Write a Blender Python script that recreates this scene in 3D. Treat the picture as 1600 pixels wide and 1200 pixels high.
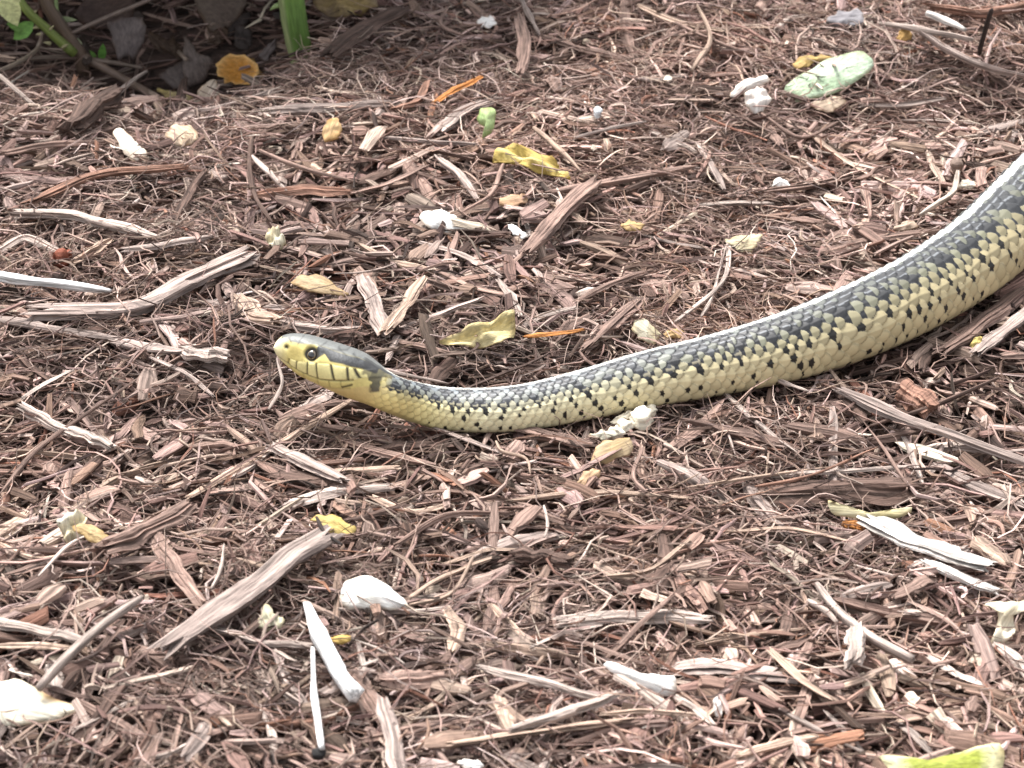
import bpy, math, random
import numpy as np
from mathutils import Matrix, Vector

for o in list(bpy.data.objects):
    bpy.data.objects.remove(o)
sc = bpy.context.scene
col = sc.collection
rng = np.random.default_rng(7)
random.seed(7)

# ------------------------------------------------------------------ camera
PITCH, DIST, TX = math.radians(28.5), 0.90, 0.30 / 2 / 0.90
CAM = np.array([0.0, -DIST * math.cos(PITCH), DIST * math.sin(PITCH)])
cd = bpy.data.cameras.new('camera')
cam = bpy.data.objects.new('camera', cd)
col.objects.link(cam)
cam.location = CAM
cam.rotation_euler = (math.pi / 2 - PITCH, 0, 0)
cd.sensor_width = 36
cd.lens = 18 / TX
cd.clip_start, cd.clip_end = 0.02, 300
cd.dof.use_dof = True
cd.dof.focus_distance = 0.90
cd.dof.aperture_fstop = 42
sc.camera = cam
sc.render.resolution_x, sc.render.resolution_y = 1024, 768

# ------------------------------------------------------------------ light (bright overcast)
SUN_EL, SUN_AZ = math.radians(62), math.radians(-35)     # azimuth measured from +y (away) towards +x
w = bpy.data.worlds.new('World')
sc.world = w
w.use_nodes = True
nt = w.node_tree
bg = nt.nodes['Background']
sky = nt.nodes.new('ShaderNodeTexSky')
sky.sky_type = 'NISHITA'
sky.sun_disc = False
sky.sun_elevation = SUN_EL
sky.sun_rotation = SUN_AZ
sky.dust_density = 4.0
sky.air_density = 1.0
hs = nt.nodes.new('ShaderNodeHueSaturation')             # cloud cover greys the sky
hs.inputs['Saturation'].default_value = 0.18
nt.links.new(sky.outputs[0], hs.inputs['Color'])
nt.links.new(hs.outputs[0], bg.inputs[0])
bg.inputs[1].default_value = 0.085
sd = bpy.data.lights.new('sun', 'SUN')
sd.energy = 1.5
sd.angle = math.radians(19)
sd.color = (1.0, 0.96, 0.92)
so = bpy.data.objects.new('sun', sd)
col.objects.link(so)
sdir = Vector((math.sin(SUN_AZ) * math.cos(SUN_EL), math.cos(SUN_AZ) * math.cos(SUN_EL), math.sin(SUN_EL)))
so.rotation_euler = sdir.to_track_quat('Z', 'Y').to_euler()
so.location = sdir * 3
sc.view_settings.view_transform = 'Standard'
sc.view_settings.look = 'None'
sc.view_settings.gamma = 1
sc.view_settings.exposure = 2.05
sc.view_settings.use_curve_mapping = False

# ------------------------------------------------------------------ helpers
def tag(o, label=None, cat=None, group=None, kind=None):
    if label: o['label'] = label
    if cat: o['category'] = cat
    if group: o['group'] = group
    if kind: o['kind'] = kind
    return o

_G = rng.random((64, 64))
def vnoise(x, y):
    x = np.asarray(x, float); y = np.asarray(y, float)
    xi = np.floor(x).astype(int); yi = np.floor(y).astype(int)
    fx = x - xi; fy = y - yi
    fx = fx * fx * (3 - 2 * fx); fy = fy * fy * (3 - 2 * fy)
    g = lambda a, b: _G[a % 64, b % 64]
    return ((g(xi, yi) * (1 - fx) + g(xi + 1, yi) * fx) * (1 - fy)
            + (g(xi, yi + 1) * (1 - fx) + g(xi + 1, yi + 1) * fx) * fy)

TRK = []               # where the snake lies the bed is pressed flat
HOL = []               # the hollow under the rose canes
def hgt(x, y):
    x = np.asarray(x, float); y = np.asarray(y, float)
    h = ((vnoise(x * 9 + 3.1, y * 9 + 7.7) - .5) * .012 + (vnoise(x * 26 + 11, y * 26 + 5) - .5) * .009 + (vnoise(x * 61 + 2, y * 61 + 8) - .5) * .004)
    if TRK:
        d = np.full(x.shape, 1e9)
        for a, b in TRK: d = np.minimum(d, (x - a) ** 2 + (y - b) ** 2)
        f = np.clip((np.sqrt(d) - .016) / .03, 0, 1); h = h * f * f * (3 - 2 * f)
    for a, b, rx, ry, dp in HOL:
        h = h - dp * np.exp(-((x - a) / rx) ** 2 - ((y - b) / ry) ** 2)
    return h

def ray(px, py):
    x = (px - 800) / 800 * TX; y = (600 - py) / 800 * TX
    s, c = math.sin(PITCH), math.cos(PITCH)
    return np.array([x, c * 1 + s * y, -s * 1 + c * y])

TOP = 0.005            # the loose mulch lies about this high on the ground sheet
def P(px, py, lift=0.0, flat=False):
    """photo pixel -> point on the mulch surface (+ lift)"""
    d = ray(px, py); z = TOP + lift
    for _ in range(8):
        p = CAM + d * ((z - CAM[2]) / d[2])
        z = (0 if flat else float(hgt(p[0], p[1]))) + TOP + lift
    return p
for _x, _y in [(500, 640), (560, 655), (620, 668), (690, 678), (760, 678), (850, 665), (930, 655), (1010, 645), (1110, 625), (1217, 602), (1322, 572), (1428, 528), (1480, 500), (1540, 462), (1590, 420), (1640, 380)]:
    _p = P(_x, _y, 0, True); TRK.append((_p[0], _p[1]))
for _x, _y, _a, _b, _d in [(150, 20, .045, .05, .024), (330, 50, .035, .04, .020), (420, 100, .014, .02, .008), (250, 100, .02, .02, .008)]:
    _p = P(_x, _y, 0, True); HOL.append((_p[0], _p[1], _a, _b, _d))
def mpp(p):
    """metres per photo pixel at p"""
    f = np.array([0, math.cos(PITCH), -math.sin(PITCH)])
    return float(np.dot(p - CAM, f)) * TX / 800
def project(p):
    q = p - CAM
    s, c = math.sin(PITCH), math.cos(PITCH)
    d = q[..., 1] * c - q[..., 2] * s
    return 800 + q[..., 0] / d / TX * 800, 600 - (q[..., 1] * s + q[..., 2] * c) / d / TX * 800

def mesh_np(name, V, quads=None, tris=None, colr=None, gr=None, smooth=True):
    me = bpy.data.meshes.new(name)
    V = np.asarray(V, np.float32).reshape(-1, 3)
    loops, starts, n = [], [], 0
    if quads is not None and len(quads):
        q = np.asarray(quads, np.int32).reshape(-1, 4)
        loops.append(q.ravel()); starts.append(np.arange(len(q)) * 4); n = q.size
    if tris is not None and len(tris):
        t = np.asarray(tris, np.int32).reshape(-1, 3)
        loops.append(t.ravel()); starts.append(n + np.arange(len(t)) * 3)
    L = np.concatenate(loops); S = np.concatenate(starts).astype(np.int32)
    me.vertices.add(len(V)); me.vertices.foreach_set('co', V.ravel())
    me.loops.add(len(L)); me.loops.foreach_set('vertex_index', L)
    me.polygons.add(len(S)); me.polygons.foreach_set('loop_start', S)
    me.polygons.foreach_set('use_smooth', np.full(len(S), smooth))
    me.update(calc_edges=True)
    if colr is not None:
        a = me.color_attributes.new('Col', 'FLOAT_COLOR', 'POINT')
        c4 = np.ones((len(V), 4), np.float32); c4[:, :3] = colr
        a.data.foreach_set('color', c4.ravel())
    if gr is not None:
        a = me.attributes.new('gr', 'FLOAT_VECTOR', 'POINT')
        a.data.foreach_set('vector', np.asarray(gr, np.float32).ravel())
    return me

def link(name, me, m=None, parent=None, loc=None):
    o = bpy.data.objects.new(name, me)
    col.objects.link(o)
    if m is not None: me.materials.append(m)
    if parent is not None: o.parent = parent
    if loc is not None: o.location = loc
    return o

def recentre(V):
    """object origin at the thing's base"""
    V = np.asarray(V, float)
    c = V.mean(0); c[2] = V[:, 2].min()
    return V - c, c

# ------------------------------------------------------------------ materials
def mat(name, rough=.85, spec=.3, grain=None, bump=0, bump_scale=(1, 1, 1), sss=0, coat=0, base=None):
    m = bpy.data.materials.new(name); m.use_nodes = True
    t = m.node_tree; b = t.nodes['Principled BSDF']
    b.inputs['Roughness'].default_value = rough
    b.inputs['Specular IOR Level'].default_value = spec
    at = t.nodes.new('ShaderNodeAttribute'); at.attribute_name = 'Col'
    c = at.outputs['Color']
    if grain:
        ga = t.nodes.new('ShaderNodeAttribute'); ga.attribute_name = 'gr'
        mp = t.nodes.new('ShaderNodeMapping'); mp.inputs['Scale'].default_value = grain
        t.links.new(ga.outputs['Vector'], mp.inputs[0])
        n = t.nodes.new('ShaderNodeTexNoise'); n.inputs['Scale'].default_value = 1
        n.inputs['Detail'].default_value = 4; n.inputs['Roughness'].default_value = .65
        t.links.new(mp.outputs[0], n.inputs['Vector'])
        r = t.nodes.new('ShaderNodeMapRange')
        r.inputs[1].default_value = .36; r.inputs[2].default_value = .66
        r.inputs[3].default_value = .42; r.inputs[4].default_value = 1.45
        t.links.new(n.outputs[0], r.inputs[0])
        mx = t.nodes.new('ShaderNodeVectorMath'); mx.operation = 'SCALE'
        t.links.new(c, mx.inputs[0]); t.links.new(r.outputs[0], mx.inputs['Scale'])
        c = mx.outputs[0]
        if bump:
            bp = t.nodes.new('ShaderNodeBump'); bp.inputs['Strength'].default_value = bump
            bp.inputs['Distance'].default_value = .0006
            t.links.new(n.outputs[0], bp.inputs['Height']); t.links.new(bp.outputs[0], b.inputs['Normal'])
    t.links.new(c, b.inputs['Base Color'])
    if sss:
        b.inputs['Subsurface Weight'].default_value = sss
        b.inputs['Subsurface Radius'].default_value = (1, .6, .3)
        b.inputs['Subsurface Scale'].default_value = .0015
    if coat: b.inputs['Coat Weight'].default_value = coat
    return m

M_WOOD = mat('shredded_wood', .88, .25, grain=(70, 1300, 1300), bump=1.0)
M_PETAL = mat('petal', .75, .22, grain=(110, 1100, 1100), bump=.6)
M_LEAF = mat('leaf', .62, .3, grain=(420, 900, 900), bump=.7)
M_STEM = mat('stem', .5, .4, grain=(60, 900, 900), bump=.35)
M_SNAKE = mat('snake_skin', .46, .42)
M_EYE = mat('snake_eye', .06, .7, coat=.8)
for m in (M_PETAL, M_LEAF):
    r = [n for n in m.node_tree.nodes if n.type == 'MAP_RANGE'][0]
    r.inputs[3].default_value = .66; r.inputs[4].default_value = 1.12
r = [n for n in M_STEM.node_tree.nodes if n.type == 'MAP_RANGE'][0]
r.inputs[3].default_value = .7; r.inputs[4].default_value = 1.2

def soil_mat():
    m = bpy.data.materials.new('mulch_ground'); m.use_nodes = True
    t = m.node_tree; b = t.nodes['Principled BSDF']; b.inputs['Roughness'].default_value = .95
    tc = t.nodes.new('ShaderNodeTexCoord')
    mp = t.nodes.new('ShaderNodeMapping'); mp.inputs['Scale'].default_value = (60, 220, 60)
    mp.inputs['Rotation'].default_value = (0, 0, .5)
    t.links.new(tc.outputs['Object'], mp.inputs[0])
    n = t.nodes.new('ShaderNodeTexNoise'); n.inputs['Scale'].default_value = 1; n.inputs['Detail'].default_value = 6
    n.inputs['Distortion'].default_value = 1.5
    t.links.new(mp.outputs[0], n.inputs['Vector'])
    r = t.nodes.new('ShaderNodeValToRGB')
    r.color_ramp.elements[0].position = .35; r.color_ramp.elements[0].color = (.030, .019, .015, 1)
    r.color_ramp.elements[1].position = .72; r.color_ramp.elements[1].color = (.17, .11, .09, 1)
    t.links.new(n.outputs[0], r.inputs[0]); t.links.new(r.outputs[0], b.inputs['Base Color'])
    bp = t.nodes.new('ShaderNodeBump'); bp.inputs['Strength'].default_value = 1; bp.inputs['Distance'].default_value = .006
    t.links.new(n.outputs[0], bp.inputs['Height']); t.links.new(bp.outputs[0], b.inputs['Normal'])
    return m

# ------------------------------------------------------------------ ground sheet (reaches far beyond the frame)
def axis(lo, hi, fine_lo, fine_hi, step):
    a = list(np.arange(fine_lo, fine_hi + 1e-9, step)); g = step
    x = fine_hi
    while x < hi: g *= 1.35; x += g; a.append(min(x, hi))
    g = step; x = fine_lo; pre = []
    while x > lo: g *= 1.35; x -= g; pre.append(max(x, lo))
    return np.array(pre[::-1] + a)
gx = axis(-30, 30, -.45, .45, .006); gy = axis(-30, 30, -.45, .65, .006)
X, Y = np.meshgrid(gx, gy, indexing='ij')
Z = hgt(X, Y) - .001
n0, n1 = X.shape
idx = np.arange(n0 * n1).reshape(n0, n1)
q = np.stack([idx[:-1, :-1], idx[1:, :-1], idx[1:, 1:], idx[:-1, 1:]], -1).reshape(-1, 4)
g = link('ground', mesh_np('ground', np.stack([X, Y, Z], -1), q), soil_mat())
tag(g, kind='structure', label='dark soil under the shredded bark mulch')

# ------------------------------------------------------------------ the snake's centreline (needed early: mulch makes room for it)
def catmull(pts, n):
    pts = np.asarray(pts, float)
    t = np.concatenate([[0], np.cumsum(np.sqrt(np.linalg.norm(np.diff(pts[:, :3], axis=0), axis=1)))])
    T = np.linspace(0, t[-1], n)
    out = np.zeros((n, pts.shape[1]))
    m = np.gradient(pts, t, axis=0)
    i = np.clip(np.searchsorted(t, T) - 1, 0, len(t) - 2)
    h = (t[i + 1] - t[i])[:, None]; u = ((T - t[i])[:, None]) / h
    h00 = 2 * u**3 - 3 * u**2 + 1; h10 = u**3 - 2 * u**2 + u; h01 = -2 * u**3 + 3 * u**2; h11 = u**3 - u**2
    return h00 * pts[i] + h10 * h * m[i] + h01 * pts[i + 1] + h11 * h * m[i + 1]

# head stations: zoomed-photo coordinates (5.714 per photo pixel, origin 400,500): x, y, height, width ratio
HEAD = [(157, 246, 100, 1.05), (185, 244, 165, 1.05), (255, 247, 247, 1.02), (335, 272, 315, .98), (422, 308, 367, .98), (515, 343, 388, 1.02),
        (610, 380, 402, 1.08), (710, 418, 416, 1.13), (810, 458, 425, 1.16), (907, 500, 420, 1.14), (990, 547, 396, 1.08), (1080, 603, 364, 1.02), (1195, 664, 352, 1.0)]
K = 5.714
NECK = [(640, 628, 65), (700, 641, 71), (805, 640, 75), (907, 620, 82), (1009, 595, 92), (1112, 574, 100), (1217, 548, 111),
        (1322, 512, 121), (1428, 463, 126), (1521, 404, 130), (1592, 340, 132)]
st = []                                # x,y,z, half height, half width
def lift_of(px):                       # the fore-body rises off the mulch towards the head
    return float(np.interp(px, [425, 480, 540, 600, 650, 705], [.0185, .0165, .0135, .0085, .004, .0005]))
for x, y, h, wr in HEAD:
    px, py = 400 + x / K, 500 + y / K
    p = P(px, py, lift_of(px) + .0055, True); m = mpp(p)
    st.append((*p, h / K * m / 2, h / K * m / 2 * wr))
for px, py, wd in NECK:
    m = mpp(P(px, py)); r_ = wd * m / 2
    p = P(px, py, r_ + lift_of(px) - .0028, True); r_ = wd * mpp(p) / 2
    st.append((*p, r_, r_ * 1.02))
HEADN = len(HEAD)
a = np.array(st[-1]); b_ = np.array(st[-2]); dr = a[:2] - b_[:2]; ang = math.atan2(dr[1], dr[0]); p2 = a[:2].copy()
for k in range(20):                    # the rest of the snake, out of the frame to the right
    ang += [-.05, -.12, -.2, -.25, -.25, -.2, -.1, .0, .1, .2, .25, .25, .2, .1, 0, -.1, -.15, -.15, -.1, 0][k]
    p2 = p2 + .026 * np.array([math.cos(ang), math.sin(ang)])
    r_ = float(np.interp(k, [0, 4, 9, 13, 16, 19], [.0142, .0138, .0105, .0062, .0038, .0012]))
    st.append((*p2, float(hgt(*p2)) * .5 + TOP + r_ - .001, r_, r_))
st = np.array(st)
dense = catmull(st, 4000)
seg = np.linalg.norm(np.diff(dense[:, :3], axis=0), axis=1)
sl = np.concatenate([[0], np.cumsum(seg)])
SNK = dense[::12]                      # coarse copy for clearance tests

def clear_of_snake(pts, slack=.0):
    """pts (n,k,3): True where the strand stays out of the body"""
    bad = np.zeros(len(pts), bool)
    sel = (pts[:, :, 0].max(1) > -.12)
    ids = np.where(sel)[0]
    for c0 in range(0, len(ids), 4000):
        ii = ids[c0:c0 + 4000]
        q = pts[ii]
        d2 = ((q[:, :, None, :] - SNK[None, None, :, :3]) ** 2).sum(-1)
        r = SNK[:, 4][None, None, :] + slack
        inside = (d2 < r * r).any(-1).any(-1)
        bad[ii] |= inside
    return ~bad

# ------------------------------------------------------------------ mulch strands
PAL = np.array([(.200, .128, .103), (.270, .185, .155), (.350, .255, .220), (.460, .355, .305), (.105, .066, .054), (.055, .036, .030), (.225, .115, .080), (.55, .46, .40)])
PW = np.array([.25, .26, .19, .085, .135, .065, .03, .006]); PW = PW / PW.sum()

def strands(n, S, M, length, width, thick, bend, zlo, zhi, area, taper, tilt, pale=0):
    u = area(n); n = len(u)
    L = rng.uniform(*length, n) ** 1.0; L = length[0] + (length[1] - length[0]) * rng.random(n) ** 1.8
    W = width[0] + (width[1] - width[0]) * rng.random(n) ** 2.0
    TH = W * rng.uniform(*thick, n)
    # loose bundles: heading follows a slowly turning field with much scatter
    a = vnoise(u[:, 0] * 22 + 40, u[:, 1] * 22 + 9) * 9 + rng.normal(0, .8, n)
    ti = rng.normal(0, tilt, n)
    d = np.stack([np.cos(a) * np.cos(ti), np.sin(a) * np.cos(ti), np.sin(ti)], 1)
    s = np.stack([-np.sin(a), np.cos(a), np.zeros(n)], 1)
    up = np.cross(d, s)
    t = np.linspace(-.5, .5, S + 1)
    bx = rng.normal(0, bend, n)[:, None]; bz = np.abs(rng.normal(0, bend * .5, n))[:, None]; wv = rng.normal(0, bend * .25, n)[:, None]
    ph = rng.uniform(0, 6.28, n)[:, None]
    c = np.zeros((n, S + 1, 3)); c[:, :, :2] = u[:, None, :]
    z0 = hgt(u[:, 0], u[:, 1]) + zlo + (zhi - zlo) * rng.random(n)
    c[:, :, 2] = z0[:, None]
    c += d[:, None, :] * (L[:, None] * t)[:, :, None]
    c += s[:, None, :] * (L[:, None] * (bx * (t * t * 4 - .4) * .5 + wv * np.sin(t * 7 + ph)))[:, :, None]
    c[:, :, 2] -= L[:, None] * bz * t * t * 1.2
    c[:, :, 2] = np.maximum(c[:, :, 2], hgt(c[:, :, 0], c[:, :, 1]) - .001)
    ok = clear_of_snake(c[:, ::max(1, S // 3)], -.0006)
    for a_, b_, rx, ry, dp in HOL[:2]:                          # little shredded bark lies in the hollow under the canes
        ok &= (((u[:, 0] - a_) / rx) ** 2 + ((u[:, 1] - b_) / ry) ** 2 > .9) | (rng.random(n) < .25)
    c, d, s, up, L, W, TH, a = [v[ok] for v in (c, d, s, up, L, W, TH, a)]; n = len(c)
    roll = rng.uniform(-.9, .9, n)
    s2 = s * np.cos(roll)[:, None] + up * np.sin(roll)[:, None]; u2 = up * np.cos(roll)[:, None] - s * np.sin(roll)[:, None]
    prof = np.interp(np.abs(t) * 2, [0, .6, 1], [1, .9, taper])[None, :] * rng.uniform(.75, 1.25, (n, S + 1))
    th = np.arange(M) / M * 2 * np.pi + .6
    off = (s2[:, None, None, :] * (np.cos(th)[None, None, :] * (W[:, None] * prof / 2)[:, :, None])[..., None]
           + u2[:, None, None, :] * (np.sin(th)[None, None, :] * (TH[:, None] * prof / 2)[:, :, None])[..., None])
    V = c[:, :, None, :] + off
    if taper > .4:                      # torn ends
        e = rng.uniform(-.10, .10, (n, 1, M)) * np.minimum(1, W[:, None, None] * 6 / L[:, None, None])
        V[:, :1] += d[:, None, None, :] * (e * L[:, None, None])[..., None]
        e = rng.uniform(-.10, .10, (n, 1, M)) * np.minimum(1, W[:, None, None] * 6 / L[:, None, None])
        V[:, -1:] += d[:, None, None, :] * (e * L[:, None, None])[..., None]
    pi = rng.choice(len(PAL), n, p=PW)
    cc = PAL[pi] * rng.uniform(.85, 1.38, (n, 1)) * rng.uniform(.95, 1.05, (n, 3))
    pt = vnoise(c[:, 0, 0] * 15 + 50, c[:, 0, 1] * 12 + 4)[:, None]; gt = vnoise(c[:, 0, 0] * 24 + 7, c[:, 0, 1] * 20 + 44)[:, None]   # greyer and redder patches, damp and dry
    cc = cc * (.72 + .56 * pt) * (np.array([1.02, .985, .95]) * (1 - gt) + np.array([.97, 1.0, 1.02]) * gt)
    if pale: cc = cc * (1 - pale) + np.array([.46, .36, .31]) * pale
    C = np.broadcast_to(cc[:, None, None, :], V.shape)
    G = np.zeros(V.shape)
    G[..., 0] = (L[:, None] * t)[:, :, None] + rng.uniform(0, 9, n)[:, None, None]
    G[..., 1] = np.cos(th)[None, None, :] * W[:, None, None] / 2; G[..., 2] = np.sin(th)[None, None, :] * TH[:, None, None] / 2 + rng.uniform(0, 9, n)[:, None, None]
    vi = np.arange(n * (S + 1) * M).reshape(n, S + 1, M)
    nx = np.roll(vi, -1, 2)
    Q = np.stack([vi[:, :-1], nx[:, :-1], nx[:, 1:], vi[:, 1:]], -1).reshape(-1, 4)
    tr = []
    for k in range(1, M - 1):
        tr.append(np.stack([vi[:, 0, 0], vi[:, 0, k + 1], vi[:, 0, k]], -1)); tr.append(np.stack([vi[:, -1, 0], vi[:, -1, k], vi[:, -1, k + 1]], -1))
    return V.reshape(-1, 3), Q, np.concatenate(tr), C.reshape(-1, 3), G.reshape(-1, 3)

def area_view(n):                       # dense where the bed is looked at closely
    y = rng.uniform(-.24, .34, n); hw = .17 + (y + .24) * .16 + .03
    return np.stack([rng.uniform(-1, 1, n) * hw, y], 1)
def clumpy(sign, f=17.):                 # matted patches of fibre between patches of coarser chips
    def area(n):
        p = area_view(int(n * 1.9)); k = vnoise(p[:, 0] * f + 20, p[:, 1] * f * .8 + 31) * .7 + vnoise(p[:, 0] * 41 + 3, p[:, 1] * 41 + 1) * .3
        pr = 1 / (1 + np.exp(-sign * (k - .5) * 11))
        return p[rng.random(len(p)) < pr * .98 + .04][:n]
    return area
def area_wide(n):                       # thinner cover round it
    p = np.stack([rng.uniform(-.62, .62, n * 2), rng.uniform(-.42, .75, n * 2)], 1)
    inn = (np.abs(p[:, 0]) < .17 + (p[:, 1] + .24) * .16) & (p[:, 1] > -.24) & (p[:, 1] < .34)
    return p[~inn][:n]

bits = [
    strands(13000, 3, 4, (.008, .034), (.0009, .0028), (.4, .8), .14, -.002, .004, area_view, .7, .14),
    strands(14000, 4, 4, (.007, .030), (.0006, .0018), (.45, .9), .26, .000, .0075, area_view, .55, .24),
    strands(23000, 5, 3, (.007, .034), (.00026, .0008), (.6, 1), .50, .000, .0090, clumpy(1), .35, .30, .08),
    strands(5200, 3, 6, (.006, .022), (.0022, .0056), (.22, .5), .05, .000, .0072, clumpy(-1), .75, .20),
    strands(7000, 2, 4, (.002, .006), (.0008, .0024), (.4, .9), .05, .000, .0070, clumpy(-1, 29), .7, .35),
    strands(14000, 2, 3, (.010, .045), (.0012, .0045), (.35, .7), .12, -.002, .006, area_wide, .6, .16),
]
Vs, Qs, Ts, Cs, Gs, n = [], [], [], [], [], 0
for V, Q, T, C, G in bits:
    Vs.append(V); Qs.append(Q + n); Ts.append(T + n); Cs.append(C); Gs.append(G); n += len(V)
mul = link('mulch', mesh_np('mulch', np.concatenate(Vs), np.concatenate(Qs), np.concatenate(Ts), np.concatenate(Cs), np.concatenate(Gs), smooth=False), M_WOOD)
tag(mul, 'reddish brown shredded bark mulch covering the bed', 'mulch', kind='stuff')

# ------------------------------------------------------------------ larger pieces of wood, each a thing
WC = {'brown': (.235, .158, .130), 'grey': (.335, .265, .235), 'pale': (.40, .325, .285), 'bleach': (.58, .535, .50), 'dark': (.105, .068, .055),
      'red': (.26, .145, .105), 'tan': (.40, .29, .225), 'black': (.035, .025, .022), 'orange': (.45, .19, .06), 'white': (.86, .85, .83)}
def wood_mesh(path, width, thick, colour, rough=.22, taper=(.8, .7), roll=0., S=12, M=12, jag=1.0, seed=0, split=.5):
    """a split piece of wood along path: long ridges, torn ends"""
    rs = np.random.default_rng(seed)
    c = catmull(path, S + 1) if len(path) > 2 else np.linspace(path[0], path[1], S + 1)
    d = np.gradient(c, axis=0); d /= np.linalg.norm(d, axis=1)[:, None]
    L = np.linalg.norm(np.diff(c, axis=0), axis=1).sum()
    s = np.cross(np.array([0, 0, 1.]), d); s /= np.linalg.norm(s, axis=1)[:, None] + 1e-9
    up = np.cross(d, s)
    s2 = s * math.cos(roll) + up * math.sin(roll); u2 = up * math.cos(roll) - s * math.sin(roll)
    t = np.linspace(0, 1, S + 1)
    prof = np.interp(t, [0, .12, .5, .88, 1], [taper[0] * .8, (1 + taper[0]) / 2, 1, (1 + taper[1]) / 2, taper[1] * .8])
    prof = prof * (1 + np.interp(t, np.linspace(0, 1, 7), rs.normal(0, .10, 7)))
    kn = np.linspace(0, 1, 6)
    c = c + (s * np.interp(t, kn, rs.normal(0, .05, 6))[:, None] + np.array([0, 0, 1.]) * np.interp(t, kn, rs.normal(0, .04, 6))[:, None]) * width
    th = np.arange(M) / M * 2 * np.pi
    e = 2.6                                    # boxy section
    cx = np.sign(np.cos(th)) * np.abs(np.cos(th)) ** (2 / e); cy = np.sign(np.sin(th)) * np.abs(np.sin(th)) ** (2 / e)
    ridge = 1 + rs.normal(0, rough, M)
    rr = ridge[None, :] * (1 + rs.normal(0, .025, (S + 1, M)) + np.stack([np.interp(t, np.linspace(0, 1, 5), rs.normal(0, .09, 5)) for _ in range(M)], 1))
    # a stepped split along one side
    k0 = rs.integers(M); cut = t > rs.uniform(.35, .8)
    rr[np.ix_(cut, [(k0 + i) % M for i in range(3)])] *= 1 - split * rs.random()
    V = (c[:, None, :] + s2[:, None, :] * (cx[None, :] * rr * (prof * width / 2)[:, None])[..., None]
         + u2[:, None, :] * (cy[None, :] * rr * (prof * thick / 2)[:, None])[..., None])
    jj = jag * min(width * 1.1, L * .12)
    V[0] += d[0] * (rs.uniform(-1, .4, (M, 1)) * jj); V[-1] += d[-1] * (rs.uniform(-.4, 1, (M, 1)) * jj)
    V[1] += d[1] * (rs.uniform(-.3, .3, (M, 1)) * jj * .3)
    V = V.reshape(-1, 3)
    vi = np.arange((S + 1) * M).reshape(S + 1, M); nx = np.roll(vi, -1, 1)
    Q = np.stack([vi[:-1], nx[:-1], nx[1:], vi[1:]], -1).reshape(-1, 4)
    base = np.array(colour) * rs.uniform(.85, 1.15)
    line = (1 + rs.normal(0, .16, M))[None, :, None] * (1 + rs.normal(0, .06, (S + 1, 1, 1)))
    C = np.clip(base[None, None, :] * line, 0, .9) * np.ones((S + 1, M, 1))
    ca, cb = c[0] - d[0] * jj * .1, c[-1] + d[-1] * jj * .1
    V = np.concatenate([V, [ca, cb]]); a, b = len(V) - 2, len(V) - 1
    T = [(a, nx[0, k], vi[0, k]) for k in range(M)] + [(b, vi[-1, k], nx[-1, k]) for k in range(M)]
    G = np.zeros((S + 1, M, 3)); G[..., 0] = (t * L)[:, None] + rs.uniform(0, 5); G[..., 1] = cx * width / 2; G[..., 2] = cy * thick / 2 + rs.uniform(0, 5)
    G = np.concatenate([G.reshape(-1, 3), [G[0].mean(0), G[-1].mean(0)]])
    C = np.concatenate([C.reshape(-1, 3), [base * .8, base * .8]])
    return V, Q, T, C, G

def settle(V, bury=.0025):
    """lower/raise so that the lowest point sinks slightly into the loose mulch"""
    return V

_seed = [100]
def piece(name, label, cat, pts, wpx, colour, lift=.0, flat=.45, group=None, round_=False, roll=None, taper=(.8, .7), rough=.2, jag=1., M=12, S=12):
    _seed[0] += 1
    rs = random.Random(_seed[0])
    path = []
    m = 0
    for i, q in enumerate(pts):
        lf = lift if not isinstance(lift, (list, tuple)) else lift[i]
        p = P(q[0], q[1], lf); path.append(p); m += mpp(p) / len(pts)
    wd = wpx * m
    if not isinstance(lift, (list, tuple)) and not round_:      # a split piece is stiff: it bridges the dips below it
        za, zb = path[0][2], path[-1][2]
        up_ = max(0., max(p[2] - (za + (zb - za) * i / (len(path) - 1)) for i, p in enumerate(path)) * .6)
        for i, p in enumerate(path): p[2] = za + (zb - za) * i / (len(path) - 1) + up_
    if round_: wd, th, rl = wd, wd * .92, 0
    else:
        wd *= 1.12; th = max(wd * flat, .0008); rl = rs.uniform(-.45, -.05) if roll is None else roll
    # heading away from or towards the lens: keep the flat side turned a little to the open
    V, Q, T, C, G = wood_mesh(np.array(path), wd, th, WC[colour] if isinstance(colour, str) else colour, roll=rl if path[-1][0] > path[0][0] else -rl,
                              taper=taper, rough=rough if not round_ else .08, jag=jag if not round_ else .12, seed=_seed[0], M=M, S=S)
    V, o = recentre(V)
    ob = link(name, mesh_np(name, V, Q, T, C, G, smooth=round_), M_WOOD, loc=o)
    return tag(ob, label, cat, group)

MARKS, FLAKES, SMALL = [], [], []      # named scraps (for descriptions), scrap centres, unnamed wood pieces
GB, GT = 'larger bark and wood pieces lying in the mulch', 'thin twigs lying on the mulch'
LB = {'brown': 'brown splintered strip of bark lying in the mulch', 'grey': 'weathered grey-brown splinter of wood lying in the mulch', 'pale': 'pale weathered sliver of wood lying in the mulch',
      'dark': 'dark brown piece of bark lying in the mulch', 'red': 'reddish brown strip of bark lying in the mulch', 'tan': 'tan splinter of wood lying in the mulch'}
LT = {'brown': 'thin brown twig lying on the mulch', 'grey': 'thin greyish twig lying on the mulch', 'pale': 'thin pale twig lying on the mulch', 'dark': 'thin dark twig lying on the mulch',
      'tan': 'thin tan twig lying on the mulch', 'red': 'thin reddish twig lying on the mulch'}
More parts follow.
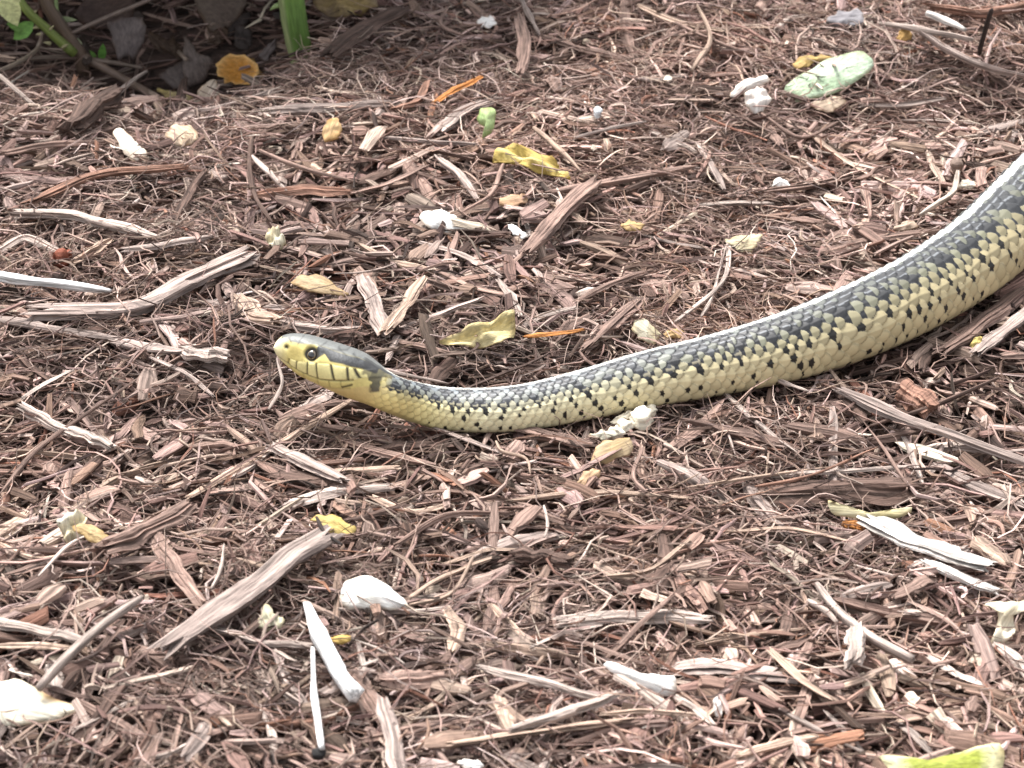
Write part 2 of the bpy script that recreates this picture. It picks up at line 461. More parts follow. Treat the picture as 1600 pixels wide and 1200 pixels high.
# pieces that stand out, each with its own description
own = [
    ('wood_chip', 'long grey-brown wood chunk beside the pale cream petal scrap', 'wood chip', [(272, 1008), (385, 925), (497, 842)], 44, 'grey', .006, .5),
    ('bark_chunk', 'stout ridged brown bark chunk touching the tan leaf scrap', 'bark chunk', [(168, 858), (225, 830), (288, 798)], 34, 'brown', .005, .55),
    ('wood_chip', 'narrow dark chip leaning down from the ridged bark chunk', 'wood chip', [(242, 838), (276, 885), (314, 942)], 22, 'brown', .003, .4),
    ('wood_chip', 'bleached whitish split wood slab next to the thin curled yellow leaf', 'wood chip', [(1364, 818), (1440, 850), (1532, 884)], 32, 'bleach', .004, .4),
    ('wood_sliver', 'whitish sliver under the end of the bleached wood slab', 'wood sliver', [(1448, 880), (1500, 900), (1552, 922)], 17, 'bleach', .002, .5),
    ('bark_chunk', 'broad grey weathered bark slab near the white stick', 'bark chunk', [(70, 488), (200, 478), (290, 447), (376, 404)], 34, 'grey', .003, .4),
    ('bark_chunk', 'knobbly dark bark chunk below the rose canes', 'bark chunk', [(112, 202), (140, 172), (178, 152)], 40, 'dark', .006, .6),
    ('wood_chip', 'pale flat wood piece beside the small cream scrap', 'wood chip', [(38, 335), (130, 350), (232, 366)], 26, 'pale', .002, .4),
    ('bark_strip', 'long reddish bark strip beneath the tan and white petals', 'bark strip', [(55, 312), (150, 278), (275, 262)], 24, 'red', .003, .4),
    ('bark_strip', 'thick dark bark strip behind the green cane', 'bark strip', [(520, 82), (570, 52), (625, 18)], 28, 'dark', .004, .5),
    ('bark_strip', 'thick brown bark strip pointing at the yellow leaf', 'bark strip', [(828, 388), (870, 340), (928, 283)], 26, 'brown', .005, .5),
    ('wood_chip', 'short grey chip forming a V with another', 'wood chip', [(568, 438), (584, 475), (601, 517)], 22, 'grey', .003, .45),
    ('wood_chip', 'short tan chip leaning into the V of two chips', 'wood chip', [(656, 444), (630, 480), (604, 516)], 19, 'tan', .004, .45),
    ('wood_chip', 'pointed brown chip behind the snake beside the cream leaf', 'wood chip', [(992, 474), (958, 505), (918, 542)], 22, 'brown', .003, .45),
    ('bark_chunk', 'blocky reddish bark chunk in front of the snake', 'bark chunk', [(1412, 608), (1436, 622), (1458, 638)], 46, 'red', .003, .5),
    ('wood_chunk', 'large dark rotten wood piece behind the bleached slab', 'wood chunk', [(1195, 772), (1310, 775), (1425, 768)], 46, 'dark', .000, .6),
    ('bark_strip', 'wide pinkish strip of bark emerging under the snake', 'bark strip', [(1480, 545), (1540, 500), (1615, 440)], 34, 'brown', .002, .4),
    ('bark_strip', 'grey bark strip beside the tiny yellow scrap', 'bark strip', [(1532, 548), (1570, 515), (1625, 478)], 24, 'grey', .003, .4),
    ('bark_strip', 'long grey branch-like strip ending at the blocky red chunk', 'bark strip', [(1320, 612), (1400, 665), (1480, 692), (1620, 728)], 19, 'grey', .003, .6),
    ('wood_chip', 'pale pinkish slat beside the pale slit stick', 'wood chip', [(-20, 970), (60, 984), (128, 1002)], 24, 'pale', .003, .4),
    ('wood_chip', 'pale flat chip touching the white forked stick', 'wood chip', [(342, 988), (410, 1000), (482, 1012)], 22, 'pale', .002, .4),
    ('wood_sliver', 'pale straight sliver meeting another at a point', 'wood sliver', [(758, 1044), (845, 1066), (940, 1092)], 18, 'pale', .004, .5),
    ('wood_sliver', 'broad pale sliver meeting a straighter one at a point', 'wood sliver', [(808, 1138), (880, 1116), (962, 1086)], 22, 'pale', .004, .45),
    ('wood_chip', 'shaggy pale wood piece with frayed end', 'wood chip', [(885, 972), (980, 962), (1095, 968)], 26, 'pale', .002, .4),
    ('bark_chunk', 'rounded dark bark lump beside the white forked stick', 'bark chunk', [(598, 1066), (640, 1064), (684, 1060)], 42, 'brown', .001, .7),
    ('wood_chip', 'flat wide brown slat level with the white oblong petal', 'wood chip', [(1040, 1045), (1130, 1047), (1228, 1054)], 32, 'grey', .000, .35),
    ('wood_chip', 'stubby upright pale chip beside the forked root', 'wood chip', [(1338, 985), (1336, 1005), (1332, 1036)], 26, 'pale', .006, .5),
    ('wood_chip', 'grey-brown chip with square ends above the forked root', 'wood chip', [(1398, 932), (1425, 920), (1455, 906)], 22, 'brown', .003, .4),
    ('bark_strip', 'upright brown twig stump in the upper mulch', 'bark strip', [(812, 28), (818, 70), (812, 112)], 17, 'brown', .006, .6),
    ('wood_chip', 'pale grey flake behind the green curled scrap', 'wood chip', [(686, 203), (722, 182), (768, 155)], 22, 'grey', .001, .3),
    ('bark_strip', 'dark bark strip under the middle of the snake', 'bark strip', [(820, 672), (870, 684), (930, 694)], 24, 'brown', .001, .45),
    ('wood_chip', 'broken pale wood fragment near the snake head', 'wood chip', [(292, 545), (320, 552), (352, 556)], 38, 'pale', .002, .4),
    ('wood_chip', 'knotty light chip behind the snake snout', 'wood chip', [(378, 478), (398, 490), (424, 506)], 28, 'tan', .003, .5),
    ('wood_chip', 'light chip end lying beyond the long thin twig', 'wood chip', [(36, 638), (70, 655), (112, 676)], 22, 'pale', .003, .45),
    ('wood_chip', 'short light chip just below the long thin twig', 'wood chip', [(114, 674), (140, 686), (174, 698)], 19, 'pale', .004, .5),
    ('wood_chip', 'grey scaly chip in front of the snake throat', 'wood chip', [(428, 700), (475, 722), (532, 748)], 24, 'grey', .003, .45),
    ('bark_strip', 'heavy brown bark strip at the edge of the upper mulch', 'bark strip', [(1458, 16), (1530, 16), (1620, 8)], 24, 'red', .004, .5),
    ('bark_strip', 'pale frayed strip standing among slivers near white petal scrap', 'bark strip', [(600, 1096), (612, 1140), (622, 1210)], 26, 'grey', .004, .45),
    ('bark_strip', 'flat tan strip with pale upper edge', 'bark strip', [(700, 1162), (820, 1150), (965, 1128)], 28, 'tan', .002, .35),
    ('bark_chunk', 'dark lump standing in for the shade of a hole in the mulch', 'bark chunk', [(805, 865), (845, 870), (888, 878)], 26, 'dark', .002, .6),  # dark piece added to paint the shade of a hole between chips
    ('wood_sliver', 'orange-red sliver beside the yellow folded leaf', 'wood sliver', [(826, 526), (870, 521), (908, 516)], 8, 'orange', .004, .6),
    ('wood_sliver', 'orange chip of bark in the upper mulch', 'wood sliver', [(684, 157), (712, 140), (744, 123)], 12, 'orange', .004, .4),
    ('wood_sliver', 'rusty red crumb of bark under the thin curled yellow leaf', 'wood sliver', [(1318, 818), (1335, 822), (1350, 826)], 14, 'orange', .002, .6),
]
for nm, lb, ct, pts, wpx, c, lf, fl in own:
    piece(nm, lb, ct, pts, wpx, c, lf, fl, M=20, S=24, rough=.15, taper=(1.12, 1.08) if nm in ('wood_chip', 'bark_chunk', 'wood_chunk') else (.9, .85))
    MARKS.append((lb, *pts[len(pts) // 2]))
# look-alikes traced one by one: points, width in photo pixels, colour
strips = [
    ([(300, 782), (400, 712), (545, 634)], 14, 'tan'), ([(0, 1010), (60, 1008), (110, 1012)], 14, 'tan'), ([(1140, 622), (1180, 655), (1235, 702)], 15, 'pale'),
    ([(760, 938), (790, 970), (824, 1008)], 14, 'tan'), ([(532, 955), (640, 952), (765, 944)], 8, 'pale'), ([(1142, 832), (1240, 838), (1350, 852)], 11, 'tan'),
    ([(1208, 1104), (1270, 1138), (1342, 1172)], 8, 'pale'), ([(1292, 1114), (1315, 1140), (1342, 1168)], 9, 'pale'), ([(0, 500), (70, 510), (180, 528)], 16, 'grey'),
    ([(180, 535), (240, 545), (300, 548)], 18, 'grey'), ([(240, 560), (300, 590), (330, 615)], 10, 'grey'), ([(40, 620), (75, 600), (110, 580)], 10, 'pale'),
    ([(0, 710), (60, 712), (130, 716)], 20, 'tan'), ([(110, 800), (190, 745), (260, 720)], 12, 'tan'), ([(460, 660), (520, 668), (590, 676)], 12, 'brown'),
    ([(540, 690), (610, 712), (672, 726)], 18, 'brown'), ([(680, 668), (730, 688), (782, 706)], 10, 'grey'), ([(718, 742), (750, 730), (786, 712)], 16, 'dark'),  # last one: dark strip standing in for a shaded gap in the mulch
    ([(905, 470), (960, 450), (1010, 425)], 14, 'brown'), ([(860, 300), (960, 290), (1080, 262)], 14, 'brown'), ([(560, 300), (610, 290), (660, 262)], 12, 'brown'),
    ([(690, 250), (720, 285), (745, 310)], 14, 'grey'), ([(600, 215), (680, 222), (740, 226)], 9, 'grey'), ([(420, 175), (500, 168), (610, 162)], 20, 'grey'),
    ([(620, 175), (650, 155), (668, 135)], 14, 'red'), ([(420, 60), (480, 50), (540, 30)], 12, 'dark'), ([(850, 60), (930, 82), (1010, 98)], 12, 'brown'),
    ([(1000, 10), (1060, 40), (1130, 48)], 12, 'tan'), ([(975, 0), (980, 50), (990, 88)], 14, 'brown'), ([(1060, 42), (1100, 55), (1150, 80)], 12, 'brown'),
    ([(1215, 45), (1235, 32), (1255, 24)], 13, 'pale'), ([(1440, 62), (1520, 90), (1610, 132)], 16, 'grey'), ([(1258, 203), (1330, 255), (1436, 312)], 10, 'tan'),
    ([(1350, 165), (1400, 165), (1470, 155)], 10, 'grey'), ([(1090, 322), (1150, 322), (1200, 318)], 9, 'pale'), ([(1290, 395), (1370, 372), (1470, 362)], 12, 'brown'),
    ([(1200, 300), (1290, 285), (1390, 262)], 12, 'brown'), ([(1060, 500), (1130, 440), (1140, 380)], 8, 'pale'), ([(1130, 300), (1110, 250), (1090, 232)], 10, 'grey'),
    ([(1170, 760), (1190, 790), (1225, 830)], 24, 'grey'), ([(1300, 640), (1302, 700), (1298, 770)], 12, 'grey'), ([(1408, 678), (1425, 715), (1440, 755)], 9, 'pale'),
    ([(1080, 760), (1180, 755), (1290, 730)], 9, 'tan'), ([(1200, 745), (1330, 742), (1420, 730)], 9, 'pale'), ([(1470, 730), (1520, 760), (1600, 790)], 18, 'grey'),
    ([(1500, 700), (1560, 706), (1610, 704)], 12, 'grey'), ([(1525, 845), (1550, 862), (1570, 880)], 24, 'tan'), ([(1430, 820), (1490, 812), (1550, 800)], 14, 'brown'),
    ([(1090, 1010), (1150, 992), (1250, 988)], 9, 'tan'), ([(1205, 1020), (1260, 1065), (1300, 1092)], 14, 'tan'), ([(1160, 1180), (1230, 1160), (1290, 1150)], 16, 'tan'),
    ([(1060, 1090), (1085, 1105), (1110, 1130)], 12, 'pale'), ([(1455, 1030), (1490, 1050), (1530, 1070)], 11, 'pale'), ([(1400, 1130), (1430, 1150), (1455, 1180)], 13, 'pale'),
    ([(950, 905), (1010, 890), (1075, 850)], 11, 'tan'), ([(1080, 1120), (1010, 1110), (945, 1118)], 10, 'tan'), ([(830, 1010), (880, 990), (935, 978)], 8, 'pale'),
    ([(700, 880), (760, 860), (810, 858)], 10, 'tan'), ([(640, 935), (690, 905), (780, 868)], 8, 'tan'), ([(700, 955), (715, 985), (708, 1015)], 16, 'tan'),
    ([(780, 1095), (790, 1120), (800, 1150)], 18, 'tan'), ([(560, 1010), (570, 1050), (576, 1090)], 9, 'pale'), ([(640, 1120), (700, 1090), (740, 1060)], 10, 'tan'),
    ([(120, 1140), (165, 1115), (205, 1098)], 12, 'pale'), ([(210, 1190), (260, 1178), (300, 1162)], 12, 'pale'), ([(330, 1150), (370, 1130), (410, 1108)], 16, 'brown'),
    ([(430, 1020), (450, 1060), (485, 1110)], 14, 'grey'), ([(220, 1015), (245, 1030), (265, 1045)], 20, 'brown'), ([(0, 855), (60, 868), (140, 866)], 10, 'tan'),
    ([(330, 760), (380, 735), (430, 700)], 9, 'pale'), ([(585, 780), (640, 800), (700, 790)], 12, 'tan'), ([(620, 850), (700, 815), (790, 802)], 12, 'brown'),
    ([(800, 782), (920, 770), (1070, 778)], 11, 'tan'), ([(660, 380), (720, 400), (780, 430)], 12, 'grey'), ([(690, 425), (760, 455), (835, 465)], 14, 'brown'),
    ([(780, 440), (800, 465), (812, 490)], 11, 'pale'), ([(440, 505), (500, 520), (560, 515)], 14, 'grey'), ([(300, 440), (350, 428), (400, 430)], 12, 'brown'),
    ([(200, 390), (260, 380), (330, 370)], 14, 'grey'), ([(0, 390), (40, 380), (90, 392)], 14, 'pale'), ([(0, 240), (60, 232), (170, 222)], 14, 'brown'),
    ([(0, 160), (90, 158), (230, 154)], 11, 'pale'), ([(20, 130), (80, 125), (150, 135)], 10, 'brown'), ([(215, 205), (260, 180), (290, 150)], 14, 'dark'),
    ([(300, 175), (370, 160), (430, 140)], 10, 'grey'), ([(400, 305), (470, 302), (540, 300)], 16, 'red'), ([(275, 340), (300, 300), (320, 268)], 16, 'dark'),
]
for pts, wpx, c in strips:
    ob = piece('bark_strip', LB[c], 'bark piece', pts, wpx, c, random.uniform(.0005, .003), random.uniform(.4, .7), group=GB, M=14, S=16)
    SMALL.append((ob, *pts[1], math.dist(pts[0], pts[-1]), wpx, c, 'strip'))
twigs = [
    ([(0, 772), (60, 700), (130, 650), (212, 594)], 7, 'brown'), ([(392, 215), (390, 260), (398, 305), (426, 348)], 9, 'dark'), ([(394, 245), (420, 270), (448, 300)], 9, 'pale'),
    ([(405, 235), (470, 262), (560, 285)], 7, 'brown'), ([(786, 258), (765, 305), (722, 332)], 8, 'brown'), ([(835, 200), (870, 230), (908, 268)], 9, 'tan'),
    ([(725, 55), (690, 40), (700, 10)], 6, 'brown'), ([(815, 0), (830, 30), (842, 55)], 10, 'grey'), ([(1190, 178), (1250, 215), (1310, 190)], 7, 'brown'),
    ([(1080, 110), (1110, 60), (1090, 8)], 8, 'tan'), ([(1095, 495), (1110, 470), (1136, 380)], 6, 'pale'), ([(1195, 585), (1230, 600), (1262, 612)], 7, 'pale'),
    ([(775, 690), (785, 705), (822, 716), (830, 740)], 6, 'tan'), ([(1010, 770), (990, 745), (1005, 700)], 7, 'brown'), ([(1420, 760), (1380, 700), (1350, 660)], 6, 'brown'),
    ([(1360, 665), (1440, 640), (1560, 590)], 8, 'dark'), ([(1180, 760), (1260, 745), (1370, 700)], 6, 'red'), ([(900, 215), (960, 200), (1010, 190)], 7, 'grey'),
    ([(560, 560), (590, 575), (700, 600)], 7, 'grey'), ([(740, 870), (700, 930), (640, 945)], 7, 'tan'), ([(420, 640), (440, 600), (432, 560)], 6, 'pale'),
    ([(60, 900), (110, 850), (150, 832)], 6, 'pale'), ([(330, 920), (345, 890), (350, 850)], 6, 'pale'), ([(850, 790), (856, 820), (850, 840)], 6, 'pale'),
]
for pts, wpx, c in twigs:
    ob = piece('twig', LT[c], 'twig', pts, wpx, c, .004, group=GT, round_=True, taper=(.8, .5), M=8)
    SMALL.append((ob, *pts[1], math.dist(pts[0], pts[-1]), wpx, c, 'twig'))
# white and pale sticks, roots
piece('stick', 'smooth white peeled stick with a joint beside the red berry', 'stick', [(-30, 425), (30, 437), (100, 445), (172, 454)], 15, 'white', .006, round_=True, taper=(1.1, .55))
piece('stick', 'white thick peeled stick with knobbed end', 'stick', [(477, 945), (500, 995), (528, 1048), (556, 1088)], 27, 'white', .006, round_=True, taper=(.55, 1.15))
piece('stick', 'thin white stick crossing below the thick white stick', 'stick', [(489, 1012), (491, 1080), (503, 1168)], 10, 'white', .007, round_=True, taper=(.7, 1.1))
piece('stick', 'pale slit stick bending over the pinkish slat', 'stick', [(60, 1076), (105, 1025), (160, 975), (222, 934)], 16, 'pale', .007, round_=True)
piece('stick', 'white flaking stick in the upper mulch', 'stick', [(1448, 20), (1475, 32), (1508, 46)], 11, 'bleach', .007, round_=True)
piece('stick', 'pale grey stick in front of the white flaking stick', 'stick', [(1375, 36), (1440, 46), (1520, 62)], 9, 'pale', .006, round_=True)
piece('stick', 'dark twig standing upright in the mulch', 'twig', [(1530, 86), (1537, 55), (1549, 14)], 8, 'black', [.001, .012, .024], round_=True)
piece('root', 'forked pale root curving across the mulch', 'root', [(1278, 912), (1300, 945), (1350, 988), (1424, 1032)], 15, 'pale', .006, round_=True, taper=(.6, 1.1))
piece('root', 'short pale rootlet beside the forked root', 'root', [(1262, 938), (1290, 955), (1308, 972)], 9, 'pale', .005, round_=True)
piece('root', 'pale crooked rootlet behind the snake back', 'root', [(1497, 268), (1490, 298), (1465, 318), (1438, 336)], 9, (.62, .52, .44), .006, round_=True)
piece('twig', 'black curled twig lying over the bright yellow leaf scrap', 'twig', [(494, 808), (508, 832), (534, 852)], 6, 'black', .008, round_=True)

# ------------------------------------------------------------------ flat scraps: leaves and petals with thickness and curl
def densify(poly, n):
    poly = np.asarray(poly, float)
    k = len(poly); L = np.concatenate([[0], np.cumsum(np.linalg.norm(np.roll(poly, -1, 0) - poly, axis=1))])
    T = np.linspace(0, L[-1], n, endpoint=False); out = []
    for t in T:
        i = min(np.searchsorted(L, t, 'right') - 1, k - 1); u = (t - L[i]) / (L[i + 1] - L[i])
        p0, p1, p2, p3 = poly[(i - 1) % k], poly[i], poly[(i + 1) % k], poly[(i + 2) % k]
        lin = p1 * (1 - u) + p2 * u
        cr = .5 * ((2 * p1) + (-p0 + p2) * u + (2 * p0 - 5 * p1 + 4 * p2 - p3) * u * u + (-p0 + 3 * p1 - 3 * p2 + p3) * u**3)
        out.append(.45 * lin + .55 * cr)
    return np.array(out)

def flake(name, label, cat, poly, c1, c2=None, tilt=26, lift=.003, cup=.0006, thick=.00022, m=None, wrinkle=.00022, spot=None, group=None, n=36, fold=0, midrib=None, rest=True):
    _seed[0] += 1
    rs = np.random.default_rng(_seed[0])
    poly = np.array(poly, float); cen = poly.mean(0); FLAKES.append(tuple(cen))
    if group is None: MARKS.append((label, *cen))
    o = P(cen[0], cen[1], lift)
    ta = math.radians(tilt)
    N = np.array([0, -math.sin(ta), math.cos(ta)])        # plane leaning towards the open side of the bed
    dp = densify(poly, n); jt = rs.normal(0, 1, (n, 2)); jt = (jt + np.roll(jt, 1, 0)) * .5; dp = dp + jt * min(1.6, .03 * np.ptp(poly[:, 0]) + .3)
    pts = []
    for q in dp:
        d = ray(*q); pts.append(CAM + d * (np.dot(o - CAM, N) / np.dot(d, N)))
    pts = np.array(pts)
    for _ in range(40 if rest else 0):                                   # bring it forward until it lies on the mulch, not in it
        gap = pts[:, 2] - hgt(pts[:, 0], pts[:, 1]) - TOP
        if np.quantile(gap, .15) > .0008: break
        d0 = ray(*cen); o = o - d0 / np.linalg.norm(d0) * .0012
        pts = np.array([CAM + ray(*q) * (np.dot(o - CAM, N) / np.dot(ray(*q), N)) for q in dp])
    c = pts.mean(0); e1 = np.array([1., 0, 0]); e2 = np.cross(N, e1)
    ax = pts - c
    u, s_, vt = np.linalg.svd(ax, full_matrices=False)
    major, minor = vt[0], vt[1]; sz = np.abs(ax @ major).max(); sm = np.abs(ax @ minor).max()
    rings = [1, .8, .55, .28]
    V, C, G = [], [], []
    c1 = np.array(c1, float); c2 = np.array(c2 if c2 is not None else c1, float)
    for q_ in (c1, c2):
        if q_.min() < .60: q_ *= .74; q_ += (q_.mean() - q_) * .10
    ph = rs.uniform(0, 9, 4)
    def add(p, rr):
        a = (p - c) @ major / sz; b = (p - c) @ minor / sm
        z = cup * (1 - rr * rr) + wrinkle * (math.sin(a * 7 + ph[0] + b * 3) + .6 * math.sin(b * 9 + ph[1]) + .25 * math.sin(a * 13 + ph[2]))
        z += fold * abs(b) ** 1.3
        V.append(p + N * z)
        f = .5 + .5 * math.sin(a * 3 + ph[3] + b * 2.2) * .8 + rs.normal(0, .12)
        if spot is not None: f = spot(a, b)
        f = min(1, max(0, f)); cc = c1 * (1 - f) + c2 * f
        if midrib is not None and abs(b) < .12: cc = np.array(midrib)
        if rr > .95: br = max(0., min(.75, .28 + .35 * math.sin(a * 5 + b * 4 + ph[1]) + rs.normal(0, .15))); cc = cc * (1 - br) + cc * np.array((.62, .46, .30)) * br
        C.append(np.clip(cc * (1 + rs.normal(0, .04)), 0, .92)); G.append(((p - c) @ major, (p - c) @ minor, _seed[0]))
    for r in rings:
        for p in pts: add(c + (p - c) * r, r)
    add(c, 0)
    nv = len(V); k = len(rings)
    V = np.array(V); V = np.concatenate([V, V - N * thick]); C = np.array(C + C); G = np.array(G + G)
    Q, T = [], []
    for b0, sgn in ((0, 1), (nv, -1)):
        for i in range(k - 1):
            for j in range(n):
                j2 = (j + 1) % n
                f = [b0 + i * n + j, b0 + i * n + j2, b0 + (i + 1) * n + j2, b0 + (i + 1) * n + j]
                Q.append(f[::sgn])
        for j in range(n):
            T.append([b0 + (k - 1) * n + j, b0 + (k - 1) * n + (j + 1) % n, b0 + k * n][::sgn])
    for j in range(n):
        j2 = (j + 1) % n; Q.append([j2, j, nv + j, nv + j2])
    V, oo = recentre(V)
    ob = link(name, mesh_np(name, V, Q, T, C, G), m or M_PETAL, loc=oo)
    return tag(ob, label, cat, group)

STX = 1.0
WH, CR, YE, TN, ORG = (.86, .85, .82), (.80, .75, .58), (.66, .50, .16), (.60, .42, .24), (.50, .25, .05)
flake('petal', 'oblong white petal behind the tan petal under the rose canes', 'petal', [(176, 205), (192, 202), (212, 220), (230, 241), (206, 251), (188, 228)], (.85, .76, .66), (.80, .66, .52))
flake('petal', 'tan rounded petal next to the oblong white one', 'petal', [(260, 207), (270, 196), (300, 197), (309, 214), (288, 229), (264, 217)], (.72, .52, .34), (.80, .62, .45))
flake('petal', 'beige petal leaning on the orange curled leaf', 'petal', [(300, 163), (312, 138), (324, 126), (338, 124), (342, 148), (318, 164)], (.78, .60, .44), (.82, .68, .54), tilt=45)
flake('leaf', 'yellow curled leaf end under the beige petal', 'leaf', [(243, 140), (250, 136), (262, 141), (298, 147), (302, 158), (268, 160), (256, 150)], YE, (.72, .58, .30), tilt=40, m=M_LEAF)
flake('petal', 'small orange-tan petal alone in the upper mulch', 'petal', [(504, 205), (512, 187), (528, 184), (534, 200), (528, 216), (508, 221)], (.70, .42, .15), (.75, .5, .25), tilt=40)
flake('leaf', 'cream crumpled scrap beside the pale flat wood', 'leaf scrap', [(414, 372), (420, 356), (434, 353), (446, 377), (436, 391), (420, 384)], CR, (.72, .60, .36), wrinkle=.001)
flake('leaf', 'dull tan oval leaf behind the snake head', 'leaf', [(456, 438), (480, 428), (510, 434), (546, 461), (512, 459), (478, 455)], (.56, .40, .22), (.50, .34, .16), m=M_LEAF)
flake('leaf', 'yellow long leaf lying in the upper mulch', 'leaf', [(768, 252), (778, 234), (800, 227), (835, 234), (868, 252), (892, 280), (862, 270), (826, 264), (790, 250)], (.68, .50, .10), (.58, .40, .08), wrinkle=.0012, m=M_LEAF, midrib=(.72, .58, .22))
flake('leaf', 'folded yellow leaf just behind the snake neck', 'leaf', [(686, 540), (704, 526), (735, 512), (770, 502), (802, 487), (805, 522), (788, 541), (738, 546)], (.66, .52, .20), (.74, .62, .32), tilt=40, wrinkle=.0013, m=M_LEAF, fold=.003, midrib=(.80, .66, .32))
flake('leaf', 'cream torn leaf behind the middle of the snake', 'leaf', [(988, 512), (996, 496), (1012, 502), (1034, 522), (1022, 538), (1000, 531)], CR, (.78, .66, .40), tilt=45)
flake('leaf', 'small orange-tan scrap beside the cream torn leaf', 'leaf scrap', [(1036, 522), (1050, 514), (1068, 516), (1064, 526), (1040, 530)], (.70, .46, .20), tilt=30)
flake('petal', 'white petal with a crack in the middle mulch', 'petal', [(654, 342), (668, 328), (700, 330), (718, 344), (730, 358), (702, 363), (672, 356)], WH, (.80, .78, .74), cup=.002)
flake('petal', 'tiny white split scrap beside the brown bark strip', 'petal scrap', [(792, 352), (806, 352), (826, 368), (816, 373), (800, 364)], WH)
flake('petal', 'faded tan scrap above the split white scrap', 'petal scrap', [(780, 314), (796, 304), (818, 303), (824, 314), (806, 322), (786, 323)], (.66, .40, .22), (.60, .38, .24))
flake('petal', 'small tan scrap in the fuzzy mulch behind the snake', 'petal scrap', [(968, 352), (985, 345), (1006, 350), (1000, 359), (978, 360)], (.68, .46, .20))
flake('leaf', 'bright pale green broad leaf beside two white petals', 'leaf', [(1226, 141), (1230, 128), (1260, 112), (1292, 95), (1345, 78), (1358, 86), (1367, 101), (1345, 124), (1312, 142), (1272, 155), (1244, 160), (1240, 148)],
      (.50, .68, .42), (.62, .76, .56), tilt=30, cup=.0012, m=M_LEAF, lift=.005)
flake('petal', 'tan scrap tucked under the pale green leaf', 'petal scrap', [(1266, 162), (1290, 154), (1312, 148), (1322, 158), (1302, 174), (1280, 172)], (.66, .50, .36), lift=.001, tilt=15)
flake('leaf', 'yellow ragged leaf behind the pale green leaf', 'leaf scrap', [(1238, 100), (1256, 86), (1284, 86), (1300, 92), (1270, 100), (1250, 108)], (.55, .36, .10), m=M_LEAF, lift=.002)
flake('leaf', 'orange ragged scrap near the white flaking stick', 'leaf scrap', [(1400, 62), (1408, 44), (1420, 42), (1424, 60), (1412, 66)], (.58, .34, .10), tilt=45)
flake('pebble_flake', 'grey flat stone flake in the upper mulch', 'stone', [(1292, 34), (1302, 22), (1324, 15), (1344, 16), (1352, 34), (1336, 41), (1312, 38)], (.32, .30, .32), (.42, .40, .42), tilt=35, thick=.003, lift=.004)
flake('petal', 'small white bent scrap above the snake', 'petal scrap', [(1205, 288), (1212, 279), (1226, 280), (1238, 292), (1230, 299), (1216, 294)], WH, cup=.002)
flake('petal', 'cream scrap hanging by the crooked rootlet', 'petal scrap', [(1496, 290), (1506, 280), (1520, 281), (1531, 288), (1518, 294), (1504, 296)], (.80, .72, .60), tilt=40)
flake('leaf', 'pale yellow triangular scrap behind the snake', 'leaf scrap', [(1130, 374), (1150, 370), (1192, 366), (1180, 388), (1160, 394), (1146, 386)], (.78, .70, .46), (.70, .58, .36))
flake('petal', 'pinkish tan scrap just behind the snake back', 'petal scrap', [(1394, 358), (1410, 346), (1428, 344), (1434, 356), (1412, 362)], (.66, .48, .36), tilt=40)
flake('petal', 'tan petal in front of the white crumbs', 'petal', [(922, 722), (930, 702), (944, 688), (984, 684), (988, 708), (960, 718), (932, 730)], (.68, .52, .32), (.60, .42, .20), tilt=38)
flake('petal', 'ragged orange-tan scrap below the tan petal', 'petal scrap', [(900, 758), (912, 738), (930, 732), (938, 742), (918, 752), (914, 764)], (.64, .42, .24), tilt=30)
flake('petal', 'cream broken piece at the foot of the white crumbs', 'petal scrap', [(922, 680), (938, 672), (960, 672), (964, 682), (944, 688)], CR, tilt=30)
flake('petal', 'cream tongue-shaped scrap under the snake belly', 'petal scrap', [(954, 660), (968, 648), (986, 642), (984, 654), (966, 664)], (.78, .70, .54), tilt=35, lift=.002)
flake('leaf', 'bright yellow leaf scrap at the tip of the long wood chunk', 'leaf scrap', [(484, 812), (500, 804), (522, 806), (556, 822), (550, 838), (522, 834), (504, 824)], (.72, .55, .16), (.66, .48, .12), m=M_LEAF)
flake('petal', 'cream crumpled petal beside the ridged bark chunk', 'petal', [(88, 815), (100, 803), (122, 798), (136, 806), (130, 838), (118, 858), (106, 856), (98, 836)], (.82, .78, .64), (.78, .66, .40), tilt=45, wrinkle=.0014)
flake('leaf', 'tan oval leaf scrap lying over the cream crumpled petal', 'leaf scrap', [(112, 824), (134, 818), (160, 828), (178, 850), (162, 856), (134, 842)], (.62, .42, .16), (.58, .40, .18), m=M_LEAF, tilt=32, lift=.006)
flake('petal', 'large white petal with an orange-stained edge', 'petal', [(-30, 1070), (0, 1064), (34, 1063), (80, 1088), (132, 1112), (96, 1122), (60, 1130), (-10, 1134), (-40, 1110)], (.86, .81, .66), (.58, .33, .10), spot=lambda a, b: .85 * max(0., min(1., 1.6 - math.hypot((a * STX - .45) / .28, (b * STX - .55) / .30))), cup=.0016)
flake('petal', 'cream scrap below the long wood chunk', 'petal scrap', [(398, 978), (408, 960), (414, 944), (426, 950), (430, 960), (443, 964), (440, 980), (420, 987)], (.82, .76, .52), tilt=40)
flake('petal', 'white triangular petal behind the pale thin strip', 'petal', [(530, 934), (538, 912), (556, 902), (578, 900), (612, 918), (640, 948), (584, 951), (540, 950)], WH, (.84, .83, .76), cup=.0016, tilt=38)
flake('petal', 'white oblong petal beside the flat brown slat', 'petal', [(944, 1040), (952, 1034), (980, 1044), (1012, 1054), (1052, 1056), (1056, 1082), (1036, 1090), (1004, 1078), (970, 1060)], WH, cup=.0018, tilt=38)
flake('leaf', 'thin curled yellow leaf above the bleached wood slab', 'leaf', [(1294, 784), (1304, 792), (1330, 800), (1380, 802), (1424, 792), (1426, 800), (1400, 809), (1350, 812), (1312, 806), (1298, 798)], (.84, .76, .48), (.76, .64, .30), tilt=50, lift=.006)
